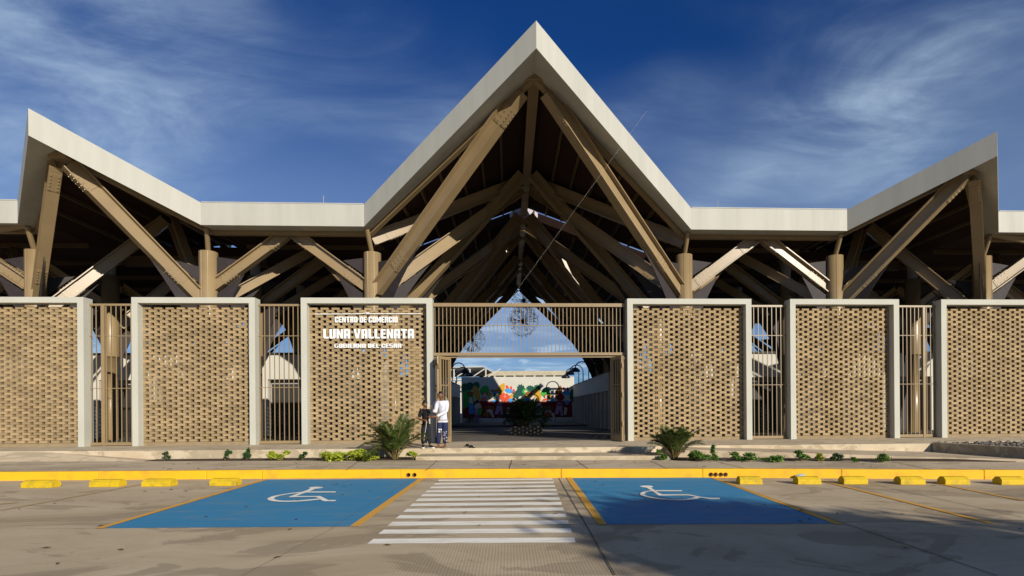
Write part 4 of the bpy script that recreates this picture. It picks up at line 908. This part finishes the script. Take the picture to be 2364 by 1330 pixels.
# the tree behind the camera whose shadow falls across the bay
def tree(x, y, zc, R, H, label, seed, n=9000, clumps=60, size=.30):
    rnd = random.Random(seed); t_ = thing('shade_tree', label, 'tree', (x, y, 0), 'trees beside the parking lot')
    MB().tube([(x, y, -.05), (x + .1, y, zc * .35), (x - .1, y + .1, zc * .75), (x, y, zc)], [.24, .19, .16, .10], 10).build('trunk', 'bark', t_)
    br = MB()
    for k in range(16):
        a = rnd.uniform(0, 6.28); u = rnd.uniform(.3, .9); e = Vector((x + cos(a) * R * u, y + sin(a) * R * u, zc + rnd.uniform(-.3, .8) * H)); br.tube([(x, y, zc * rnd.uniform(.6, .95)), ((x + e.x) / 2, (y + e.y) / 2, (zc + e.z) / 2 + .2), e], [.09, .06, .02], 5)
    br.build('limbs', 'bark', t_)
    leafmesh(n, (x, y, zc), (R, R, H), size, rnd, clumps=clumps).build('crown', 'leaf_mid', t_, kind='stuff')
def sun_tree(s_, t_sh, h_top, R, H, label, seed, **k):
    """crown top casts its shadow at (s,t): s across the sun direction, t along it"""
    d = Vector((-sin(SUN_AZ), cos(SUN_AZ))); e = Vector((cos(SUN_AZ), sin(SUN_AZ))); t0 = t_sh - h_top / math.tan(SUN_EL); p = e * s_ + d * t0
    tree(p.x, p.y, h_top - H, R, H, label, seed, **k)
sun_tree(6.2, 5.5, 7.0, 2.35, 1.7, 'broad leafy tree behind the camera shading the right bay', 3, n=30000, clumps=110, size=.34)
sun_tree(8.4, 2.2, 6.4, 2.6, 1.6, 'leafy tree behind the camera, right of the first', 8, n=24000, clumps=100, size=.34)
sun_tree(12.6, .4, 6.6, 2.8, 1.8, 'leafy tree behind the camera, farthest right', 12, n=16000, clumps=80, size=.34)

# ================================================================== STREET FURNITURE AND SMALL THINGS
def stop(px0, px1, pyb, label, seed):
    c = atz((px0 + px1) / 2, pyb, 0); W = (px1 - px0) * c.y / F * .93; a = -.085; h_ = .155; D = .24
    t_ = thing('wheel_stop', label, 'wheel stop', (c.x, c.y, 0), 'yellow wheel stops along the kerb')
    prof = [(0, 0), (D, 0), (D, h_ * .55), (D - .06, h_), (.07, h_), (0, h_ * .62)]
    mb = MB(); n = len(prof); e = .012
    pts = []
    for sx_, tp in ((-W / 2, 1), (W / 2, -1)):
        for y, z in prof: pts.append(Vector((sx_ + tp * e * max(0, (z - h_ * .55) / (h_ * .45)), y, z)))
    pts = [Matrix.Rotation(a, 3, 'Z') @ q + Vector((c.x, c.y, .002)) for q in pts]
    mb.add(pts, [tuple(range(n)), tuple(range(n, 2 * n))] + [(i, n + i, n + (i + 1) % n, (i + 1) % n) for i in range(n)])
    b_ = mb.build('block', 'stop', t_, bevel=.008)
ST = [(45, 120, 1127, 'leftmost yellow wheel stop near the left edge'), (202, 275, 1125, 'second yellow wheel stop from the left'), (323, 395, 1124, 'third yellow wheel stop from the left'), (480, 546, 1122.5, 'yellow wheel stop nearest the left blue bay'),
      (1706, 1763, 1119, 'yellow wheel stop nearest the right blue bay'), (1840, 1899, 1119, 'second yellow wheel stop right of the right bay, litter behind it'), (1946, 2007, 1119, 'third yellow wheel stop right of the right bay'), (2077, 2140, 1119.5, 'fourth yellow wheel stop right of the right bay'), (2180, 2243, 1119.5, 'fifth yellow wheel stop right of the right bay'), (2310, 2375, 1120, 'yellow wheel stop cut off by the right edge')]
for i, (a, b, y, l) in enumerate(ST): stop(a, b, y, l, i)
# crushed bottle on the kerb foot
c = atz(1845, 1104, 0); mb = MB(); yk = lerp(KERB, c.x) - .055; mb.tube([(c.x - .12, yk, .036), (c.x - .03, yk, .05), (c.x + .05, yk, .06), (c.x + .11, yk, .085)], [.034, .05, .045, .018], 8); o = mb.build('crushed_bottle', 'plastic'); tag(settle(o, (c.x, yk, 0)), 'crushed pale plastic bottle at the kerb foot behind a wheel stop', 'litter')
# dry leaves
dl = MB()
for i in range(120):
    if i < 70: x, y, z = random.uniform(-11, 9), random.uniform(5.5, 11.8), .013
    else:
        x = random.uniform(-9, 9); y = lerp(KERB, x) + random.uniform(.3, 1.8); z = WZ + .004
    if y > lerp(KERB, x) - .15 and i < 70: continue
    a = random.uniform(0, 6.28); L = random.uniform(.025, .06); dx, dy = cos(a) * L, sin(a) * L
    dl.add([(x - dx, y - dy, z), (x + dy * .4, y - dx * .4, z + .012), (x + dx, y + dy, z + .006), (x - dy * .4, y + dx * .4, z + .012)], [(0, 1, 2, 3)])
o = dl.build('fallen_leaves', 'deadleaf'); tag(o, 'dry brown leaves scattered on the concrete', 'leaves', kind='stuff')
# sandals
def sandal(px_, py_, rot, label):
    c = atz(px_, py_, PZ); t_ = thing('sandal', label, 'sandal', (c.x, c.y, PZ), 'pair of sandals on the platform'); R = Matrix.Rotation(rot, 3, 'Z'); base = Vector((c.x, c.y, PZ))
    out = [(-.05, -.02), (-.045, .08), (-.03, .14), (0, .155), (.03, .14), (.048, .08), (.04, -.02), (.035, -.09), (.02, -.125), (-.02, -.125), (-.035, -.09)]
    mb = MB(); mb.plate([R @ Vector((x, y, .003)) + base for x, y in reversed(out)], (0, 0, .022)); mb.build('sole', 'rubber', t_)
    mb = MB(); pts = [R @ Vector((.048 * cos(t), .05, .024 + .055 * sin(t))) + base for t in seg(0, pi, 10)]
    for p_, q_ in zip(pts, pts[1:]):
        w_ = R @ Vector((0, .035, 0)); mb.add([p_ - w_, q_ - w_, q_ + w_, p_ + w_], [(0, 1, 2, 3)])
    s_ = mb.build('strap', 'black_cloth', t_); sm = s_.modifiers.new('s', 'SOLIDIFY'); sm.thickness = .006
sandal(1082, 1031, 1.2, 'black sandal left of its pair on the platform'); sandal(1090, 1034, .7, 'black sandal right of its pair, nearer the step')

# ================================================================== PEOPLE
def skinned(name, chains, mt, parent, org, sub=1, root=0):
    """chains: list of [(point, radius)...]; the first point of a chain may repeat an earlier point to join it"""
    vs, rs, es, idx = [], [], [], {}
    for ch in chains:
        prev = None
        for p_, r_ in ch:
            k = tuple(round(c, 4) for c in p_)
            if k not in idx: idx[k] = len(vs); vs.append(Vector(p_)); rs.append(r_)
            i = idx[k]
            if prev is not None and prev != i: es.append((prev, i))
            prev = i
    me = bpy.data.meshes.new(name); me.from_pydata([tuple(v) for v in vs], es, []); me.update()
    o = bpy.data.objects.new(name, me); COL.objects.link(o)
    sk = o.modifiers.new('skin', 'SKIN'); sk.use_smooth_shade = True
    if not me.skin_vertices: 
        bm = bmesh.new(); bm.from_mesh(me); bm.verts.layers.skin.verify(); bm.to_mesh(me); bm.free()
    for i, sv in enumerate(me.skin_vertices[0].data):
        r_ = rs[i]; sv.radius = r_ if isinstance(r_, tuple) else (r_, r_); sv.use_root = (i == root)
    ss = o.modifiers.new('sub', 'SUBSURF'); ss.levels = ss.render_levels = sub
    dg = bpy.context.evaluated_depsgraph_get(); m2 = bpy.data.meshes.new_from_object(o.evaluated_get(dg)); bpy.data.objects.remove(o)
    for p_ in m2.polygons: p_.use_smooth = True
    m2.materials.clear(); m2.materials.append(M[mt]); o = bpy.data.objects.new(name, m2); COL.objects.link(o)
    if parent: o.parent = parent
    o.location = Vector(org) - (root_loc(parent) if parent else Vector()); return o

def hand(w_, f_, side, spread, L=.17, curl=.5):
    """palm and five finger chains from wrist w_ along f_; side = thumb direction"""
    w_, f_, side = Vector(w_), Vector(f_).normalized(), Vector(side); side = (side - f_ * side.dot(f_)).normalized(); nrm = f_.cross(side)
    palm_ = w_ + f_ * L * .45; out = [[(w_, .024), (w_ + f_ * L * .22, (.034, .02)), (palm_, (.038, .018))]]
    for k, (off, ln) in enumerate(((.026, .42), (.009, .47), (-.009, .44), (-.026, .36))):
        b = palm_ + side * off; d = f_; p1 = b + d * L * ln * .45; d2 = (d + nrm * curl).normalized(); p2 = p1 + d2 * L * ln * .33; d3 = (d2 + nrm * curl).normalized(); p3 = p2 + d3 * L * ln * .28
        out.append([(palm_, (.038, .018)), (b + d * .012, .0095), (p1, .0088), (p2, .008), (p3, .0065)])
    t0 = w_ + f_ * L * .18; td = (f_ * .75 + side).normalized()
    out.append([(w_ + f_ * L * .22, (.034, .02)), (t0 + td * .04, .011), (t0 + td * .066, .010), (t0 + (td + f_ * .5).normalized() * .088, .008)])
    return out

def head(parent, c, r, yaw, pitch, skin, hairmt, cap=False, hair=True):
    """c centre of the skull; yaw about z (0 faces the camera, -y), pitch up positive"""
    Rm = Matrix.Rotation(yaw, 3, 'Z') @ Matrix.Rotation(-pitch, 3, 'X'); c = Vector(c)
    mb = MB(); mb.smooth = True; n, m_ = 20, 16
    for i in range(m_ + 1):
        t = pi * i / m_
        for k in range(n):
            a = 2 * pi * k / n; x, y, z = sin(t) * cos(a) * .74, sin(t) * sin(a) * .92, cos(t) * 1.18
            if z < -.2: x *= 1 + (z + .2) * .36; y = y * (1 + (z + .2) * .25) - (.10 * -(z + .2))
            fr_ = max(0, -y)                      # front of the face: sockets, nose, lips, chin
            nose = math.exp(-((x / .12) ** 2 + ((z + .10) / .26) ** 2)) * .20 * (1 if y < 0 else 0); eye = (math.exp(-(((abs(x) - .30) / .15) ** 2 + ((z - .08) / .12) ** 2)) * .10) * (1 if y < 0 else 0)
            lips = math.exp(-((x / .26) ** 2 + ((z + .52) / .09) ** 2)) * .07 * (1 if y < 0 else 0)
            y -= nose + lips - eye
            v = Rm @ Vector((x, y, z)) * r + c; mb.v.append(tuple(v))
    mb.f = [(i * n + k, (i + 1) * n + k, (i + 1) * n + (k + 1) % n, i * n + (k + 1) % n) for i in range(m_) for k in range(n)]
    for s_ in (-1, 1):     # ears
        e = MB(); e.ball((0, 0, 0), r * .09, r * .2, r * .3, 8, 6); mb.add([Rm @ (Vector(q) + Vector((s_ * .74, .06, -.02)) * r) + c for q in e.v], e.f)
    h_ = mb.build('head', skin, parent)
    e = MB()
    for s_ in (-1, 1):
        b_ = MB(); b_.ball((0, 0, 0), r * .13, r * .08, r * .085, 8, 6); e.add([Rm @ (Vector(q) + Vector((s_ * .30, -.80, .08)) * r) + c for q in b_.v], b_.f)
    e.build('eyes', 'eye', h_)
    e = MB()
    for s_ in (-1, 1):
        b_ = MB(); b_.ball((0, 0, 0), r * .065, r * .05, r * .065, 8, 6); e.add([Rm @ (Vector(q) + Vector((s_ * .30, -.86, .08)) * r) + c for q in b_.v], b_.f)
        b_ = MB(); b_.ball((0, 0, 0), r * .2, r * .06, r * .04, 8, 6); e.add([Rm @ (Vector(q) + Vector((s_ * .30, -.86, .27)) * r) + c for q in b_.v], b_.f)
    e.build('brows', 'hair', h_)
    hb = MB(); hb.smooth = True; rnd = random.Random(int(r * 1e5))
    for i in range(9):
        t = (pi * .50) * i / 8
        for k in range(n):
            a = 2 * pi * k / n; low = 1.0 if sin(a) > -.35 else (.86 if cap else .66); tt = t * low * (1.22 if sin(a) > .2 else 1.0); j = 0 if cap else rnd.uniform(-.05, .07)
            s_ = (1.06 if cap else 1.12) + j; v = Vector((sin(tt) * cos(a) * .76 * s_, sin(tt) * sin(a) * .95 * s_, cos(tt) * (1.17 if cap else 1.24) * s_)); hb.v.append(tuple(Rm @ v * r + c))
    hb.f = [(i * n + k, (i + 1) * n + k, (i + 1) * n + (k + 1) % n, i * n + (k + 1) % n) for i in range(8) for k in range(n)]
    o = hb.build('cap' if cap else 'hair', 'black_cloth' if cap else 'hair', h_); sm = o.modifiers.new('s', 'SOLIDIFY'); sm.thickness = .012; sm.offset = -1
    if cap:
        b_ = MB(); pts = [Rm @ Vector((.62 * sin(a), -.60 - .62 * cos(a) if abs(a) < 1.2 else -.62, .58 + .10 * cos(a))) * r + c for a in seg(-1.45, 1.45, 10)]
        b_.plate(pts, Rm @ Vector((0, 0, .012))); b_.build('peak', 'black_cloth', o)
    return h_
def foot(parent, a, yaw, mt, name, L=.25, sole=None, toes=False):
    Rm = Matrix.Rotation(yaw, 3, 'Z'); a = Vector(a); P = lambda x, y, z: tuple(Rm @ Vector((x, y, z)) + Vector((a.x, a.y, 0)) + Vector((0, 0, PZ)))
    zb = .028 if sole else .012
    ch = [[(P(0, .01, .11), .038), (P(0, .035, zb + .03), (.036, .034)), (P(0, -.05, zb + .035), (.036, .036)), (P(0, -L * .5, zb + .022), (.044, .024)), (P(0, -L * .68, zb + .014), (.040, .016))]]
    if toes:
        for k, x in enumerate((-.032, -.014, .002, .018, .032)): ch.append([(P(0, -L * .68, zb + .014), (.040, .016)), (P(x, -L * .80 + k * .003, zb + .008), .0095), (P(x, -L * .87 + abs(k - 1) * .008, zb + .006), .008)])
    o = skinned(name, ch, mt, parent, (0, 0, 0))
    if sole:
        mb = MB(); out = [(-.042, -.02), (-.050, -.12), (-.045, -.18), (-.02, -.21), (.02, -.21), (.045, -.18), (.050, -.12), (.042, -.02), (.040, .05), (.02, .075), (-.02, .075), (-.04, .05)]
        mb.plate([Vector(P(x, y, .002)) for x, y in out], (0, 0, .028)); mb.build('sole', sole, o)
    return o

def person(base, H, J, mats, label, yaw, hyaw, hpitch, cap, shoes, handdirs, long_sleeve):
    """J: joint positions relative to base, metres"""
    bx, by, bz = base; V = lambda k: Vector(J[k]) + Vector(base); k_ = H / 1.7
    t_ = thing('person', label, 'person', base)
    pel, chest, neck = V('pelvis'), V('chest'), V('neck'); hd = V('head')
    body = [[(pel, .075 * k_), (pel.lerp(chest, .5), .075 * k_), (chest, .075 * k_), (neck, .046 * k_), (hd - Vector((0, 0, .05 * k_)), .045 * k_)]]
    for s_ in 'lr':
        sh, el, wr = V('sh' + s_), V('el' + s_), V('wr' + s_); fd, td = handdirs[s_]
        body.append([(chest, .075 * k_), (sh, .050 * k_), (sh.lerp(el, .5), .047 * k_), (el, .038 * k_), (el.lerp(wr, .4), .036 * k_), (wr, .024)])
        body += hand(wr, fd, td, 0, .165 * k_, .75)
        hp, kn, an = V('hip' + s_), V('kn' + s_), V('an' + s_)
        body.append([(pel, .075 * k_), (hp, .075 * k_), (hp.lerp(kn, .5), .068 * k_), (kn, .052 * k_), (kn.lerp(an, .35), .052 * k_), (an, .034 * k_)])
    b_ = skinned('body', body, mats['skin'], t_, (0, 0, 0), 2)
    head(t_, hd, .098 * (k_ ** .5), hyaw, hpitch, mats['skin'], 'hair', cap)
    # shirt: torso and sleeves, a little larger than the body
    top = neck.lerp(chest, .30); hem = pel - Vector((0, 0, .05 * k_))
    sh_ = [[(pel, (.150 * k_, .115 * k_)), (pel.lerp(chest, .5), (.150 * k_, .112 * k_)), (chest, (.165 * k_, .112 * k_)), (top, (.085 * k_, .07 * k_))], [(pel, (.150 * k_, .115 * k_)), (hem, (.172 * k_, .145 * k_))]]
    for s_ in 'lr':
        sh, el, wr = V('sh' + s_), V('el' + s_), V('wr' + s_); ch = [(chest, (.165 * k_, .112 * k_)), (sh, .076 * k_), (sh.lerp(el, .5), .068 * k_)]
        ch += [(el, .058 * k_), (el.lerp(wr, .55), .050 * k_), (el.lerp(wr, .93), .040 * k_)] if long_sleeve else [(sh.lerp(el, .85), .070 * k_)]
        sh_.append(ch)
    skinned('shirt', sh_, mats['shirt'], t_, (0, 0, 0), 2)
    tr = [[(pel + Vector((0, 0, .11 * k_)), (.100 * k_, .080 * k_)), (pel - Vector((0, 0, .02)), (.125 * k_, .098 * k_))]]
    for s_ in 'lr':
        hp, kn, an = V('hip' + s_), V('kn' + s_), V('an' + s_); tr.append([(pel - Vector((0, 0, .02)), (.125 * k_, .098 * k_)), (hp - Vector((0, 0, .07)), .080 * k_), (hp.lerp(kn, .5), .098 * k_), (kn, .086 * k_), (kn.lerp(an, .5), .080 * k_), (an + Vector((0, 0, .04)), .062 * k_)])
    skinned('trousers', tr, mats['trousers'], t_, (0, 0, 0), 2)
    for s_ in 'lr': foot(t_, V('an' + s_), shoes['yaw' + s_], shoes['mat'], shoes['name'], shoes['len'], shoes.get('sole'), shoes.get('toes', False))
    return t_
mb_ = atz(1019, 1034, PZ); bm_ = atz(984, 1034.5, PZ)
# man: barefoot, arms in front of him, looking up
J1 = dict(pelvis=(.05, .02, .90), chest=(.045, .01, 1.25), neck=(.02, -.01, 1.45), head=(.0, -.05, 1.585), shl=(-.115, -.02, 1.375), shr=(.185, .03, 1.375), ell=(-.16, -.10, 1.07), elr=(.165, -.10, 1.09), wrl=(-.225, -.26, 1.14), wrr=(-.12, -.26, .94),
          hipl=(-.035, .0, .84), hipr=(.125, .0, .84), knl=(-.06, -.04, .46), knr=(.12, -.03, .46), anl=(-.09, .0, .085), anr=(.105, .01, .085))
person((mb_.x, mb_.y, PZ), 1.68, J1, dict(skin='skin', shirt='white_cloth', trousers='navy_cloth'), 'barefoot person in white long-sleeved top, navy trousers and black cap, looking up', 0, -.10, .30, True,
       dict(yawl=-.75, yawr=-.55, mat='skin', name='foot', len=.255, toes=True), dict(l=((-.25, -.45, .5), (.6, -.3, .2)), r=((-.55, -.3, -.05), (.1, -.3, .7))), True)
J2 = dict(pelvis=(-.01, .03, .76), chest=(-.035, .01, 1.05), neck=(-.04, -.02, 1.20), head=(-.025, -.06, 1.325), shl=(-.155, .03, 1.135), shr=(.085, .0, 1.135), ell=(-.215, .02, .875), elr=(.10, -.06, .90), wrl=(-.02, -.18, .83), wrr=(.115, -.24, .915),
          hipl=(-.075, .02, .71), hipr=(.06, .02, .71), knl=(-.085, -.02, .40), knr=(.085, -.04, .40), anl=(-.10, .02, .075), anr=(.115, .0, .075))
person((bm_.x, bm_.y, PZ), 1.44, J2, dict(skin='skin2', shirt='black_cloth', trousers='charcoal'), 'boy in black t-shirt and dark trousers holding a string, looking down', 0, .55, -.42, False,
       dict(yawl=.15, yawr=.75, mat='black_cloth', name='shoe', len=.22, sole='letter'), dict(l=((.6, -.35, -.1), (0, -.3, .8)), r=((.55, -.3, .25), (-.1, -.4, .8))), False)
# white print on the man's trousers
tr_ = [o for o in bpy.data.objects if o.name.startswith('trousers')][0]
def patch(cxp, cyp, w_, h_, nm='print'):
    c = aty(cxp, cyp, mb_.y); out = []
    for dx, dz in ((-w_, -h_), (w_, -h_), (w_, h_), (-w_, h_)):
        o_ = Vector((c.x + dx, mb_.y - 1, c.z + dz)) - root_loc(tr_)
        ok, loc, nr, fi = tr_.ray_cast(o_, Vector((0, 1, 0)))
        if not ok: return
        out.append(loc + root_loc(tr_) + nr * .003)
    mb = MB(); mb.add(out, [(0, 1, 2, 3)]); mb.build(nm, 'letter', tr_)
bpy.context.view_layer.update()
for x, y in ((1013.5, 990.5), (1017.5, 990.5), (1013.5, 995.5), (1017.5, 995.5)): patch(x + 1.5, y + 1, .016, .022)
rn = random.Random(4)
for k in range(16): patch(rn.uniform(1024, 1032), rn.uniform(994, 1022), rn.uniform(.004, .011), rn.uniform(.005, .013), 'paint_spot')
# kite string: from the man's raised hand up past the roof edge, and the hank hanging from the boy's hand
h0 = Vector((mb_.x - .27, mb_.y - .36, PZ + 1.20)); e0 = aty(1493, 256, 12.0)
mb = MB(); mb.tube([h0, h0.lerp(e0, .5) - Vector((0, 0, .03)), e0], .0011, 4); o = mb.build('kite_string', 'string'); tag(settle(o, tuple(h0)), 'fine pale string running from the raised hand past the roof edge', 'string')
h1 = Vector((bm_.x + .06, bm_.y - .26, PZ + .82)); mb = MB(); mb.tube([h1, h1 + Vector((-.03, 0, -.25)), h1 + Vector((-.08, .01, -.50)), h1 + Vector((-.09, .0, -.62))], .006, 5); o = mb.build('hanging_string', 'string'); tag(settle(o, tuple(h1 + Vector((-.09, 0, -.62)))), 'pale string hanging from the hand of the boy in black', 'string')
